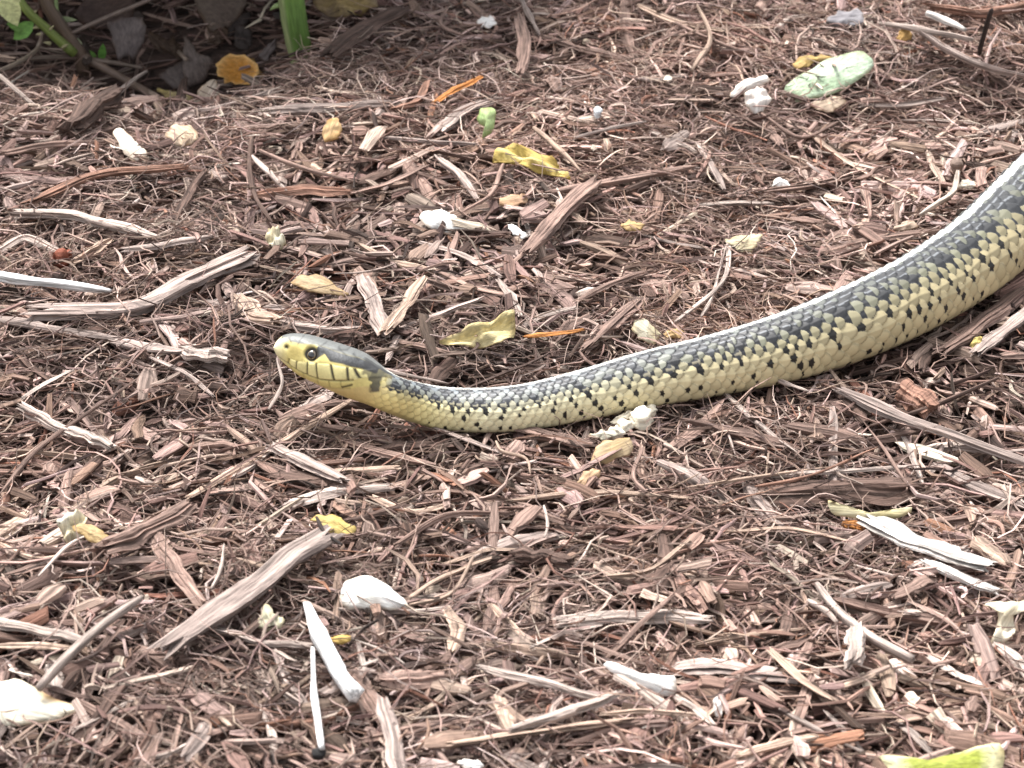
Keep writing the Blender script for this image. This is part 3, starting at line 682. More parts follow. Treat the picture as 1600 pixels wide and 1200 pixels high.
flake('leaf', 'cream forked dry leaf beside the end of the bleached slab', 'leaf', [(1538, 946), (1560, 936), (1585, 940), (1612, 932), (1612, 952), (1584, 958), (1588, 988), (1574, 1002), (1560, 1016), (1548, 1010), (1562, 962)], (.80, .68, .46), (.84, .76, .60), tilt=40, wrinkle=.001)
flake('leaf', 'bright yellow-green leaf with pale rim lying in front', 'leaf', [(1374, 1184), (1400, 1178), (1440, 1188), (1480, 1180), (1530, 1166), (1560, 1160), (1570, 1180), (1552, 1230), (1470, 1240), (1410, 1222)], (.80, .76, .42), (.40, .46, .04), spot=lambda a, b: 1. if abs(b) < .6 and abs(a) < .55 else 0., tilt=30, cup=.002, m=M_LEAF)
flake('leaf', 'tiny yellow scrap in front of the snake', 'leaf scrap', [(1516, 540), (1522, 528), (1534, 526), (1534, 538), (1524, 548)], (.72, .56, .16), tilt=45)
flake('leaf', 'green curled scrap on the grey flake', 'leaf scrap', [(745, 182), (752, 169), (768, 168), (776, 176), (774, 192), (768, 206), (754, 215), (758, 198), (748, 194)], (.42, .60, .20), (.55, .70, .30), tilt=50, lift=.006, cup=.002, m=M_LEAF)
flake('petal', 'orange crumb beside the thick white stick', 'petal scrap', [(514, 1000), (526, 992), (544, 992), (548, 1000), (530, 1006)], (.72, .48, .12))
flake('petal', 'small white chip in the foremost mulch', 'petal scrap', [(714, 1190), (730, 1186), (752, 1190), (756, 1200), (728, 1202)], WH)
flake('petal', 'white crumb with dark slit in the upper mulch', 'petal scrap', [(744, 36), (752, 26), (770, 26), (776, 38), (764, 44), (750, 42)], WH, (.8, .74, .70))
flake('petal', 'white slender chip among slivers beside the brown slat', 'petal scrap', [(1114, 1096), (1122, 1088), (1128, 1104), (1128, 1120), (1118, 1118)], (.8, .76, .72), tilt=45)
# dead leaves under the canes
flake('dead_leaf', 'large drab brown dead leaf hanging under the canes', 'leaf', [(296, -20), (382, -20), (380, 14), (372, 36), (334, 56), (320, 40), (310, 16)], (.20, .145, .11), (.16, .11, .085), tilt=60, lift=.012, m=M_LEAF, cup=.002)
flake('dead_leaf', 'dark folded dead leaf with upright tip', 'leaf', [(288, 54), (300, 70), (316, 86), (334, 92), (326, 112), (318, 128), (296, 136), (286, 110)], (.17, .12, .10), (.22, .17, .15), tilt=60, lift=.006, m=M_LEAF, cup=.0016)
flake('dead_leaf', 'dark flat dead leaf beneath the folded one', 'leaf', [(247, 118), (270, 102), (290, 96), (300, 118), (296, 140), (270, 136)], (.15, .11, .10), (.18, .14, .125), tilt=40, lift=.003, m=M_LEAF)
flake('dead_leaf', 'small grey dead leaf beside the thick green cane', 'leaf', [(404, 90), (412, 76), (432, 60), (430, 78), (416, 96)], (.18, .14, .13), tilt=60, m=M_LEAF)
flake('dead_leaf', 'brown withered leaf behind the brown cane', 'leaf', [(118, 22), (140, -10), (210, -14), (206, 30), (180, 46), (140, 44)], (.14, .085, .065), (.10, .06, .05), tilt=55, lift=.008, m=M_LEAF)
flake('dead_leaf', 'long grey withered leaf hanging in the shade', 'leaf', [(168, 34), (196, 30), (224, 28), (226, 60), (214, 94), (200, 88), (184, 92), (174, 60)], (.19, .15, .14), (.12, .09, .085), tilt=65, lift=.008, m=M_LEAF)
flake('dead_leaf', 'yellowish withered leaf beside the thick green cane', 'leaf', [(486, -10), (580, -12), (588, 12), (540, 26), (500, 18)], (.42, .30, .10), (.24, .16, .09), tilt=45, lift=.006, m=M_LEAF, wrinkle=.0016)

for k in range(34):
    h_ = HOL[k % 2]; a_ = rng.uniform(0, 6.28); r_ = rng.random() ** .5
    q_ = np.array([h_[0] + h_[2] * 1.15 * r_ * math.cos(a_), h_[1] + h_[3] * 1.25 * r_ * math.sin(a_) + .008, 0.]); q_[2] = float(hgt(q_[0], q_[1])) + TOP
    fx, fy = project(q_)
    if fy > 105 or fx < -30: continue
    b_ = rng.uniform(0, 6.28); rx, ry = rng.uniform(18, 34), rng.uniform(8, 16)
    poly = [(fx + rx * math.cos(t_) * math.cos(b_) * pr - ry * math.sin(t_) * math.sin(b_) * pr, fy + (rx * math.cos(t_) * math.sin(b_) + ry * math.sin(t_) * math.cos(b_)) * pr * .8)
            for t_, pr in zip(np.arange(8) / 8 * 6.283, rng.uniform(.8, 1.2, 8))]
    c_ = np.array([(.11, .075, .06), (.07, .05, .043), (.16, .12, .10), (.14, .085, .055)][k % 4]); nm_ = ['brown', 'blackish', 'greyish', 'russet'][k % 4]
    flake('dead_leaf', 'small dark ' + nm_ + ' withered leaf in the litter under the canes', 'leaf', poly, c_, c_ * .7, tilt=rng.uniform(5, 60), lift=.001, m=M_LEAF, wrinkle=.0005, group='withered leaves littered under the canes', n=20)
# orange curled leaf: a cupped shell
def shell(name, label, cat, cen, rx, ry, c1, c2, lift, deep, facing, m=M_LEAF):
    o = P(cen[0], cen[1], lift); k = mpp(o); _seed[0] += 1
    rs = np.random.default_rng(_seed[0]); n, R = 26, 7
    V, C, G = [], [], []
    f = Vector(facing).normalized(); e1 = Vector((1, 0, 0)); e1 = (e1 - f * e1.dot(f)).normalized(); e2 = f.cross(e1)
    wob = rs.normal(0, .09, n)
    for lay in (0, 1):
        for i in range(R + 1):
            rr = i / R
            for j in range(n):
                a = j / n * 2 * math.pi; w_ = 1 + wob[j] * rr
                x, y = rx * k * rr * math.cos(a) * w_, ry * k * rr * math.sin(a) * w_
                z = deep * rr ** 2.2 * (1 + .25 * math.sin(a * 2 + 1)) - .0005 * lay + rs.normal(0, .0001)
                p = Vector(o) + e1 * x + e2 * y + f * z; V.append(p)
                t = min(1, max(0, rr ** 3 + rs.normal(0, .12))); C.append(np.array(c1) * (1 - t) + np.array(c2) * t); G.append((x, y, lay))
    Q = []
    nn = (R + 1) * n
    for lay in (0, 1):
        for i in range(R):
            for j in range(n):
                q = [lay * nn + i * n + j, lay * nn + (i + 1) * n + j, lay * nn + (i + 1) * n + (j + 1) % n, lay * nn + i * n + (j + 1) % n]
                Q.append(q if lay == 0 else q[::-1])
    for j in range(n):
        Q.append([R * n + j, nn + R * n + j, nn + R * n + (j + 1) % n, R * n + (j + 1) % n])
    V, oo = recentre([tuple(v) for v in V])
    return tag(link(name, mesh_np(name, V, Q, None, np.array(C), np.array(G)), m, loc=oo), label, cat)
shell('leaf', 'orange-brown cupped dry leaf in the shade of the canes', 'leaf', (372, 113), 32, 27, (.55, .25, .04), (.80, .48, .18), .004, .004, (0, -.75, .65))
flake('leaf', 'yellow-brown leaf flap behind the orange cupped leaf', 'leaf', [(352, 96), (364, 84), (378, 88), (398, 92), (406, 108), (420, 122), (404, 134), (372, 118)], (.52, .30, .08), (.70, .48, .24), tilt=55, m=M_LEAF, lift=-.001, rest=False)

# lumps: snail shell, berry, crumbs
def lump(name, label, cat, blobs, colour, rough=.06, lift=0., m=None, group=None):
    """blobs: px, py, rx, ry (photo px); swept into one closed mesh"""
    import bmesh
    bm = bmesh.new(); _seed[0] += 1; rs = random.Random(_seed[0])
    for px, py, rx, ry in blobs:
        o = P(px, py, lift); k = mpp(o)
        r = bmesh.ops.create_icosphere(bm, subdivisions=3, radius=1)
        ph = [rs.uniform(0, 6) for _ in range(3)]
        for v in r['verts']:
            s = 1 + rough * (math.sin(v.co.x * 4 + ph[0]) + math.sin(v.co.y * 5 + ph[1]) + math.sin(v.co.z * 6 + ph[2]) + .5 * math.sin(v.co.x * 11 + v.co.z * 9 + ph[1]) + .5 * math.sin(v.co.y * 12 - v.co.z * 8 + ph[2]))
            v.co = Vector((v.co.x * rx * k * s, v.co.y * (rx + ry) / 2 * k * s, v.co.z * ry * k * s)) + Vector(o)
    V = np.array([v.co[:] for v in bm.verts]); bm.verts.index_update()
    T = [[v.index for v in f.verts] for f in bm.faces]; bm.free()
    V, oo = recentre(V)
    C = np.clip(np.array(colour)[None] * (1 + .1 * vnoise(V[:, 0] * 900, V[:, 2] * 900)[:, None] - .05), 0, .9)
    return tag(link(name, mesh_np(name, V, None, T, C, V * 1.0), m or M_PETAL, loc=oo), label, cat, group)
flake('petal', 'rounded white curled petal next to the pale green leaf', 'petal', [(1164, 158), (1163, 146), (1172, 140), (1184, 134), (1198, 142), (1204, 158), (1196, 170), (1182, 178), (1170, 170)], (.84, .78, .72), (.74, .66, .60), tilt=40, lift=.005, cup=.0016, wrinkle=.0006)
flake('petal', 'white two-lobed petal resting against the rounded curled petal', 'petal', [(1140, 148), (1150, 134), (1168, 124), (1198, 118), (1200, 128), (1180, 138), (1160, 148), (1146, 154)], (.82, .76, .70), tilt=40, lift=.005, cup=.002)
lump('berry', 'shrivelled red-brown berry beside the white peeled stick', 'berry', [(95, 406, 14, 16), (106, 398, 7, 8)], (.24, .075, .045), .11, .001)
CRG = 'white crumbs under the snake belly'
for bx in [(1002, 655, 19, 16), (975, 666, 13, 9), (962, 676, 12, 9), (1016, 640, 11, 9)]:
    lump('crumb', 'cream white crumb of dry flower under the snake belly', 'crumb', [bx], (.86, .79, .64), .14, .002, group=CRG)
lump('bud', 'round grey-brown bud at the end of the crooked rootlet', 'bud', [(1495, 258, 11, 12)], (.22, .16, .13), .08, .003)
lump('crumb', 'tiny white speck stuck to a dark twig in the upper mulch', 'crumb', [(934, 176, 7, 10)], (.75, .78, .80), .1, .004)
lump('dark_lump', 'black lump standing in for a dark hole at the foot of the thin white stick', 'seed', [(498, 1178, 11, 10)], (.02, .018, .018), .05, .005)  # black lump added to paint the dark of a hole

# ------------------------------------------------------------------ more pieces of the same kinds, scattered between the traced ones
nr = 0
while nr < 135:
    px, py = rng.uniform(-60, 1660), rng.uniform(-20, 1230)
    p = P(px, py)
    if math.hypot(px - 210, (py - 40) * 1.5) < 190: continue
    if any(math.hypot(px - a, (py - b) * 1.3) < 62 for a, b in FLAKES): continue
    Lm = rng.uniform(.012, .030); a = rng.uniform(0, math.pi); wd = rng.uniform(.0020, .0048)
    dv = np.array([math.cos(a), math.sin(a)]); nv = np.array([-dv[1], dv[0]])
    path = []
    tilt = rng.normal(0, .12); bend = rng.normal(0, .02) * Lm
    for t in (-.5, 0, .5):
        q = p[:2] + dv * Lm * t + nv * (bend if t == 0 else 0)
        path.append(np.array([q[0], q[1], float(hgt(*q)) + TOP + .0006 + tilt * Lm * t]))
    path = np.array(path)
    if not clear_of_snake(path[None], .004)[0]: continue
    c = str(rng.choice(['brown', 'grey', 'pale', 'dark', 'red', 'tan'], p=[.42, .20, .03, .21, .05, .09]))
    _seed[0] += 1
    V, Q, T, C, G = wood_mesh(path, wd, wd * rng.uniform(.4, .8), WC[c], roll=rng.uniform(-.6, .6), seed=_seed[0], S=10, M=10)
    V, o = recentre(V)
    ob = link('bark_strip', mesh_np('bark_strip', V, Q, T, C, G, smooth=False), M_WOOD, loc=o)
    tag(ob, LB[c], 'bark piece', GB); nr += 1
    m_ = mpp(p); SMALL.append((ob, px, py, Lm / m_, wd / m_, c, 'splinter'))

# labels for the many wood pieces: how each looks and which scrap it lies next to
def short(lb):
    stop = {'beside', 'behind', 'in', 'under', 'next', 'lying', 'with', 'near', 'on', 'at', 'touching', 'leaning', 'alone', 'just', 'hanging', 'tucked', 'resting', 'above', 'below',
            'crossing', 'bending', 'curving', 'pointing', 'forming', 'emerging', 'ending', 'meeting', 'level', 'among', 'standing', 'rising', 'stuck', 'of', 'beneath', 'gliding'}
    out = []
    for w_ in lb.split():
        if w_ in stop: break
        out.append(w_)
    return ' '.join(out)
cnt = {}
for lb, a, b in MARKS: cnt[short(lb)] = cnt.get(short(lb), 0) + 1
LM = [(short(lb), a, b) for lb, a, b in MARKS if cnt[short(lb)] == 1 and len(short(lb).split()) >= 2]
LM += [("snake's head", 490, 575), ("snake's neck", 640, 640), ("snake's front half", 800, 650), ('middle of the snake', 1010, 600), ("snake's thick body", 1260, 545), ("snake's thickest part", 1500, 430)]
ADJ = {'brown': 'brown', 'grey': 'grey-brown', 'pale': 'pale', 'dark': 'dark brown', 'red': 'reddish', 'tan': 'tan'}
for ob, a, b, L_, w_, c, kind in SMALL:
    d, nm = min((math.hypot(a - x, (b - y) * 1.4), n_) for n_, x, y in LM)
    size = 'short' if L_ < 95 else ('long' if L_ > 170 else '')
    fat = '' if kind == 'twig' else ('narrow' if w_ < 13 else ('broad' if w_ > 19 else ''))
    ob['label'] = ' '.join(x for x in [size, fat, ADJ[c], kind if kind == 'twig' else 'wood ' + kind, 'lying near the', nm] if x)

# ------------------------------------------------------------------ the garter snake
def build_snake():
    tot = sl[-1]
    head_len = np.linalg.norm(np.diff(dense[:, :3], axis=0), axis=1)
    # stations by arc length: fine in view, coarser behind
    s_vis = None
    px, _ = project(dense[:, :3])
    s_edge = sl[np.argmax(px > 1640)]
    sp = np.concatenate([np.arange(0, s_edge, .00027), np.arange(s_edge, tot, .0013)])
    D = np.stack([np.interp(sp, sl, dense[:, i]) for i in range(5)], 1)
    N = len(sp)
    ker = np.exp(-np.linspace(-2, 2, 41) ** 2); ker /= ker.sum()
    cen = np.stack([np.convolve(np.pad(D[:, i], 20, 'edge'), ker, 'valid') for i in range(3)], 1)
    cen[:25] = D[:25, :3] * np.linspace(1, 0, 25)[:, None] + cen[:25] * np.linspace(0, 1, 25)[:, None]
    tan = np.gradient(cen, sp, axis=0); tan /= np.linalg.norm(tan, axis=1)[:, None]
    kk = np.ones(61) / 61
    tan = np.stack([np.convolve(np.pad(tan[:, i], 30, 'edge'), kk, 'valid') for i in range(3)], 1); tan /= np.linalg.norm(tan, axis=1)[:, None]
    up = np.array([0, 0, 1.]) - tan * tan[:, 2:3]; up /= np.linalg.norm(up, axis=1)[:, None]
    lat = np.cross(up, tan)           # tan runs head -> tail (+x): lat = up x tan = +y side; the open (camera) side is -lat
    lat = -lat                        # now towards -y for a tail pointing +x
    roll = np.interp(sp * 1.0, [0, .035, .07, .4], [math.radians(17), math.radians(17), math.radians(17), math.radians(19)])
    roll = roll + np.interp(project(cen)[0], [1250, 1600], [0, math.radians(12)])
    up2 = up * np.cos(roll)[:, None] - lat * np.sin(roll)[:, None]
    lat2 = lat * np.cos(roll)[:, None] + up * np.sin(roll)[:, None]
    M = 216
    th = (np.arange(M) / M * 2 - 1) * np.pi          # 0 = top, + = camera side
    hh, hw = D[:, 3], D[:, 4]
    # round off the snout
    f0 = np.clip(sp / .0030, 0, 1); rnd = np.sqrt(1 - (1 - f0) ** 2) * .97 + .03
    hh = hh * rnd; hw = hw * rnd
    # head section: flatter top, brow shelf
    hs_ = np.interp(sp, [0, .026, .040], [1, 1, 0])[:, None]
    ct, stt = np.cos(th)[None, :], np.sin(th)[None, :]
    e = 2 + .45 * hs_
    cy = np.sign(ct) * np.abs(ct) ** (2 / e); sx = np.sign(stt) * np.abs(stt) ** (2 / e)
    sx = sx * (1 - hs_ * .16 * np.clip(-cy, 0, 1) ** 1.5 - hs_ * .10 * np.clip(cy, 0, 1) ** 2)
    # body: belly slightly flat
    belly = (1 - hs_)
    cyb = np.where(cy < -.75, -.75 + (cy + .75) * .55, cy); cy = cy * (1 - belly) + cyb * belly
    pos = cen[:, None, :] + up2[:, None, :] * (cy * hh[:, None])[..., None] + lat2[:, None, :] * (sx * hw[:, None])[..., None]
    nrm = up2[:, None, :] * (cy / 1)[..., None] + lat2[:, None, :] * sx[..., None]; nrm /= np.linalg.norm(nrm, axis=-1)[..., None] + 1e-9
    diam = 2 * np.maximum(hh, .0008)
    # ---- scale lattice
    du = np.diff(sp, prepend=0) / (0.185 * np.maximum(diam, .0095)) * (1 + .16 * np.sin(sp * 95) + .10 * np.sin(sp * 231 + 1))
    u = np.cumsum(du)[:, None] * np.ones((1, M))
    deg = np.abs(np.degrees(th))
    v1 = np.sign(th) * (-11 + np.sqrt(121 + 1.4 * deg)) / .7
    v = np.ones((N, 1)) * v1[None, :]
    v = v + .13 * np.sin(sp[:, None] * 170 + v * .9) * np.clip(np.abs(v), 0, 1) + .08 * np.sin(sp[:, None] * 420 + v * 2)* np.clip(np.abs(v), 0, 1)
    best = np.full((N, M), -1.); A = np.zeros((N, M)); B = np.zeros((N, M)); R = np.zeros((N, M), int); KK = np.zeros((N, M), int); E = np.zeros((N, M))
    r0 = np.round(v).astype(int)
    for dr_ in (-1, 0, 1):
        rr = r0 + dr_; off = (rr % 2) * .5
        k0 = np.round(u - off).astype(int)
        for dk in (-1, 0, 1):
            k_ = k0 + dk; aa = u - off - k_; bb = v - rr
            el = ((aa + .08) / .72) ** 2 + (bb / .80) ** 2
            h = np.where(el < 1, (aa + .85) / 1.5 - .30 * (bb / .8) ** 2, -1.)
            upd = h > best
            best = np.where(upd, h, best); A = np.where(upd, aa, A); B = np.where(upd, bb, B); R = np.where(upd, rr, R); KK = np.where(upd, k_, KK); E = np.where(upd, el, E)
    best = np.maximum(best, 0)
    aR = np.abs(R)
    vent = np.abs(v) > 9.4
    fu = u - np.floor(u)
    best = np.where(vent, .35 + .35 * fu, best)
    keel = np.where((aR < 8) & ~vent, np.exp(-(B / .13) ** 2) * .12, 0)
    body = np.clip((sp - .0305) / .006, 0, 1)[:, None]         # scales start behind the head
    amp = (.027 + .016 * (aR >= 6)) * diam[:, None]
    disp = amp * (best + keel - .5) * body
    # ---- head coordinates (side view): hx along, hy down, in the units of the zoomed photo
    hk = mpp(cen[int(.015 / .00027)]) / K
    i0, i1 = int(.002 / .00027), int(.033 / .00027)
    hmid = cen[int(.016 / .00027)]
    L3 = lat2[int(.016 / .00027)]; f3 = np.array([1., 0, 0]) - L3 * L3[0]; f3 /= np.linalg.norm(f3); u3 = np.cross(f3, L3); u3 *= np.sign(u3[2])
    pxm, pym = project(hmid); X0, Y0 = (pxm - 400) * K, (pym - 500) * K
    q = pos - hmid
    hx = X0 + (q @ f3) / hk; hy = Y0 - (q @ u3) / hk / .97
    near = np.clip(1 - body, 0, 1)
    # mouth line and labial seams as shallow grooves
    mouth = np.interp(hx, [130, 165, 230, 300, 380, 500, 620, 760, 900, 1000], [300, 318, 352, 388, 425, 470, 500, 497, 490, 470])
    side = np.clip(np.abs(np.sin(th))[None, :] * 1.5 - .1, 0, 1)
    g_m = np.exp(-((hy - mouth) / 9) ** 2) * (hx < 930) * side
    ltop = np.interp(hx, [150, 300, 420, 700, 900, 1000], [255, 330, 342, 345, 372, 400])
    seams = [(300, 318), (385, 402), (495, 508), (598, 590), (760, 728), (885, 875), (985, 935)]      # bottom x, top x
    lab = (hy > ltop) & (hy < mouth)
    g_s = np.zeros_like(hx); bar = np.zeros_like(hx)
    for i, (xb, xt) in enumerate(seams):
        tt = np.clip((hy - ltop) / np.maximum(mouth - ltop, 1), 0, 1)
        xs = xt + (xb - xt) * tt
        wd = [5, 7, 8, 8, 15, 14, 20][i]
        g_s = np.maximum(g_s, np.exp(-((hx - xs) / 9) ** 2) * lab)
        str_ = [.3, .55, .85, .95, 1, 1, 1][i] * np.clip(1.25 - tt * .5, 0, 1)
        bar = np.maximum(bar, np.clip(1.3 - np.abs(hx - xs) / wd, 0, 1) * lab * str_)
    # lower labials
    low = (hy > mouth) & (hy < mouth + 80)
    for xb in (330, 455, 590, 705, 815):
        g_s = np.maximum(g_s, .7 * np.exp(-((hx - xb) / 8) ** 2) * low * side)
    g_s = np.maximum(g_s, .5 * np.exp(-((hy - mouth - 82) / 8) ** 2) * side * (hx < 900) * (hx > 330))
    ltl = np.exp(-((hy - ltop) / 8) ** 2) * (hx < 1000) * (hx > 330) * side
    # eye socket, brow, nostril
    ex, ey = 540, 268
    de = np.hypot(hx - ex, (hy - ey) * 1.05)
    sidef = np.abs(np.sin(th))[None, :] > .35
    sock = np.exp(-(de / 70) ** 6) * sidef
    brow = np.exp(-((hy - 198 - (hx - 540) * .25) / 22) ** 2) * np.exp(-((hx - 555) / 120) ** 2) * sidef
    nost = np.exp(-(np.hypot(hx - 293, hy - 226) / 22) ** 2) * sidef
    disp = disp + near * (-.00042 * g_m - .00030 * g_s - .00008 * ltl + .00014 * lab * side * (hx > 330) - .00006 * (vnoise(hx * .11, hy * .11) - .5) - .0009 * sock + .0004 * brow - .0007 * nost)
    pos = pos + nrm * disp[..., None]
    # ---- colour
    hsh = lambda a, b, c=0: np.modf(np.abs(np.sin(a * 127.1 + b * 311.7 + c * 74.7) * 43758.5453))[0]
    rnd_ = hsh(R, KK)
    xs = project(cen)[0][:, None] * np.ones((1, M))
    def lerp(xp, cols):
        return np.stack([np.interp(xs, xp, [c[i] for c in cols]) for i in range(3)], -1)
    yel = lerp([560, 660, 760, 900, 1100, 1350, 1600], [(.58, .45, .16), (.64, .55, .26), (.69, .63, .41), (.65, .58, .36), (.53, .455, .27), (.44, .37, .215), (.41, .34, .195)])
    olive = lerp([600, 800, 1100, 1600], [(.34, .34, .27), (.36, .365, .31), (.28, .275, .19), (.215, .205, .125)])
    dark = np.array((.030, .032, .036))
    yel = np.minimum(yel * 1.10, .80)
    c = yel.copy()
    shade = (.88 + .24 * rnd_)[..., None]
    c = c * shade
    # pale lower rim to the yellow scales, olive further up
    dk = (aR >= 1) & (aR <= 5)
    r2 = hsh(KK, R, 9)
    ff = np.clip((xs - 850) / 350, 0, 1)                       # blotches in front give way to single flecked scales behind
    w1 = np.cos(2 * np.pi * (KK + (R % 2) * .5) / 3.0)
    w1 = np.where(aR <= 3, -w1, w1) + (r2 - .5) * .9
    w3 = np.where((KK + aR // 2) % 2 == 0, .45, -.45) + (r2 - .5) * 1.1
    dkn = w1 * (1 - ff) + w3 * ff + np.select([aR == 1, aR == 2, aR == 3, aR == 4], [.6, .25, .1, 0.], -.25)
    isdark = dkn > 0
    grey = lerp([600, 850, 1100, 1600], [(.21, .225, .225), (.23, .24, .235), (.20, .205, .175), (.17, .172, .135)])
    mixo = np.clip((aR - 2) / 3.0, 0, 1)[..., None]
    light = grey * np.array((.96, 1.02, 1.10)) * (1 - ff[..., None] * .45) * (1 - mixo) + olive * (1 - ff[..., None] * .18) * mixo
    cd_ = np.where(isdark[..., None], dark * (.7 + .9 * rnd_)[..., None], light * (.50 + .45 * rnd_)[..., None])
    rim = np.clip((A - .34) / .2, 0, 1) * .45 + np.exp(-(B / .13) ** 2) * .75
    cdr = light * (.70 + .40 * rnd_)[..., None]                  # further back: grey to olive scales with black commas
    lm2 = np.select([aR == 1, aR == 2, aR == 3, aR == 4], [.34, .30, .22, .14], .05) - .24 * r2
    com = (A < lm2) & (hsh(KK, R, 11) < .82) | ((aR <= 2) & (np.abs(B) > .34) & (hsh(KK, R, 12) < .5))
    wb = np.cos(2 * np.pi * (KK + (R % 2) * .5) / 3.0) * np.where(aR <= 2, -1, 1) + (r2 - .5) * .8
    com = com | ((aR >= 1) & (aR <= 4) & (wb > .5)) | ((aR <= 4) & (hsh(KK, R, 14) < .36 - .06 * aR))
    cdr = np.where(com[..., None], dark * .6, cdr)
    cdr = cdr + (com & (np.abs(B) < .10))[..., None] * np.array((.12, .128, .138)) * (aR <= 3)[..., None]
    cd_ = cd_ + (isdark[..., None] * np.clip(rim, 0, 1)[..., None]) * np.array((.10, .106, .112))
    cd_ = np.where((hsh(KK, R, 13) < ff)[..., None], cdr, cd_)
    c = np.where(dk[..., None], cd_, c)
    c = np.where((aR == 5)[..., None] & ~(c.sum(-1) < .16)[..., None], c * .6 + yel * .8 * .4, c)
    row6 = aR == 6
    c = np.where(row6[..., None], (yel * .8 + olive * .2) * (.85 + .25 * rnd_)[..., None], c)
    # black skin showing between the scales of the upper flank
    sk = dk & ((A < -.10) | (E > .86)) & (r2 > .18)
    c = np.where(sk[..., None], dark * .8, c)
    ys = ~dk & ~vent & (aR >= 6)
    c = np.where(ys[..., None], c * (1.08 - .42 * np.clip((E - .50) / .45, 0, 1) ** 1.5 - .16 * np.clip(-A / .3, 0, 1))[..., None], c)  # dark skin at scale edges, plus shading of the bulging scales painted in
    # black spots in the corners of the flank scales
    prob = np.select([aR == 6, aR == 7, aR == 8], [.72, .26, .55], .50)
    flag = (((KK + aR // 2) % 2) == 0) & (hsh(KK, R, 3) < prob * 1.25) | (hsh(KK, R, 4) < .10)
    lim = np.where(aR == 6, .26, np.where(aR == 9, .08, .24)) - .28 * hsh(KK, R, 5)
    wid = (.52 + .34 * hsh(KK, R, 6)) * np.clip((lim - A) / .16, .15, 1)
    spot = ys & flag & (A < lim) & (np.abs(B + .25 * (hsh(KK, R, 7) - .5)) < wid) & (xs > 665)
    c = np.where(spot[..., None], np.array((.016, .015, .013)), c)
    # belly plates
    cv = yel * .92; c = np.where(vent[..., None], cv * (.95 - .25 * (fu < .08))[..., None], c)
    vs = vent & (np.abs(v) < 10.3) & (fu > .02) & (fu < .30) & ((np.floor(u).astype(int) % 2) == 0) & (xs > 900)
    c = np.where(vs[..., None], np.array((.03, .028, .022)), c)
    # back stripe
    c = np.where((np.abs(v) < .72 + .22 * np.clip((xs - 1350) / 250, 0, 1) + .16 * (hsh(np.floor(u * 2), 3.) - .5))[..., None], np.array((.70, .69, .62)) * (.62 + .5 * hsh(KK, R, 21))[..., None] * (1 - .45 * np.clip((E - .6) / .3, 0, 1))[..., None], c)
    # nape: dark saddle
    # ---- head colours
    hc = np.ones((N, M, 3)) * np.array((.62, .52, .19))
    tt = np.clip((hx - 150) / 160, 0, 1)[..., None]
    hc = np.array((.78, .72, .46)) * (1 - tt) + hc * tt
    hc = np.where(lab[..., None] & (hx > 330)[..., None], np.array((.70, .62, .28)), hc)
    thr = hy > mouth + 80
    hc = np.where(thr[..., None], np.array((.60, .46, .19)), hc)
    # loreal patch before the eye
    lor = np.exp(-(np.hypot((hx - 385) / 80, (hy - 255) / 62)) ** 4)
    hc = hc * (1 - .8 * lor[..., None]) + np.array((.30, .235, .07)) * (.8 * lor[..., None])
    # top of head: blue-grey plates
    topl = np.interp(hx, [180, 260, 330, 430, 560, 660, 760, 860, 960, 1060, 1150], [150, 156, 180, 190, 196, 216, 246, 275, 305, 360, 420])
    ft = np.clip((topl - hy) / 18 + .5, 0, 1)[..., None]
    hc = hc * (1 - ft) + np.array((.165, .17, .16)) * ft
    cap = (np.abs(np.degrees(th)) < 24)[None, :] & (hx > 215)
    hc = np.where(cap[..., None], np.array((.135, .14, .135)), hc)
    # dark band behind the eye
    bb_t = topl - 4; bb_b = np.interp(hx, [560, 600, 660, 720, 830, 900, 1000, 1100], [300, 300, 262, 325, 342, 366, 392, 440])
    band = np.clip(np.minimum(hy - bb_t, bb_b - hy) / 14 + .5, 0, 1) * (hx > 585) * (hx < 1120) * sidef
    mott = vnoise(hx * .045 + 3, hy * .05 + np.sin(th)[None, :] * 3); mot2 = vnoise(hx * .12, hy * .13 + 7)
    hc = hc * (.90 + .12 * mott + .10 * mot2)[..., None]
    bg_ = np.clip((bb_b - hy) / np.maximum(bb_b - bb_t, 20), 0, 1)
    bcol = np.array((.034, .034, .034)) * (1 - bg_[..., None]) + np.array((.080, .084, .088)) * bg_[..., None]
    bcol = bcol * (.65 + .7 * mot2)[..., None]
    hc = hc * (1 - band[..., None]) + bcol * band[..., None]
    # seams between the plates on the crown
    for xa, ya, xb_, yb_ in ((300, 150, 330, 185), (430, 132, 400, 195), (640, 180, 600, 215), (840, 238, 700, 228), (900, 268, 960, 320), (760, 215, 850, 275)):
        tt_ = np.clip(((hx - xa) * (xb_ - xa) + (hy - ya) * (yb_ - ya)) / ((xb_ - xa) ** 2 + (yb_ - ya) ** 2), 0, 1)
        ds_ = np.hypot(hx - xa - tt_ * (xb_ - xa), hy - ya - tt_ * (yb_ - ya))
        hc = hc * (1 - .5 * np.exp(-(ds_ / 7) ** 2))[..., None]
    ring = np.clip((74 - de) / 14, 0, 1) * sidef
    ring = np.clip(ring, 0, 1)
    hc = hc * (1 - ring[..., None]) + np.array((.035, .03, .025)) * ring[..., None]
    hc = hc * (1 - bar[..., None] * .97) + np.array((.045, .036, .02)) * bar[..., None]
    ln = np.clip(g_m * .62 + g_s * .45 + ltl * .14, 0, .7)[..., None] * near[..., None]
    hc = hc * (1 - ln)
    hc = hc * (1 - .9 * np.clip(nost * 1.3, 0, 1)[..., None])
    dash = np.exp(-((np.abs((hy - 545) + (hx - 870) * .30)) / 11) ** 2) * (np.abs(hx - 868) < 52)
    hc = hc * (1 - dash[..., None] * .95)
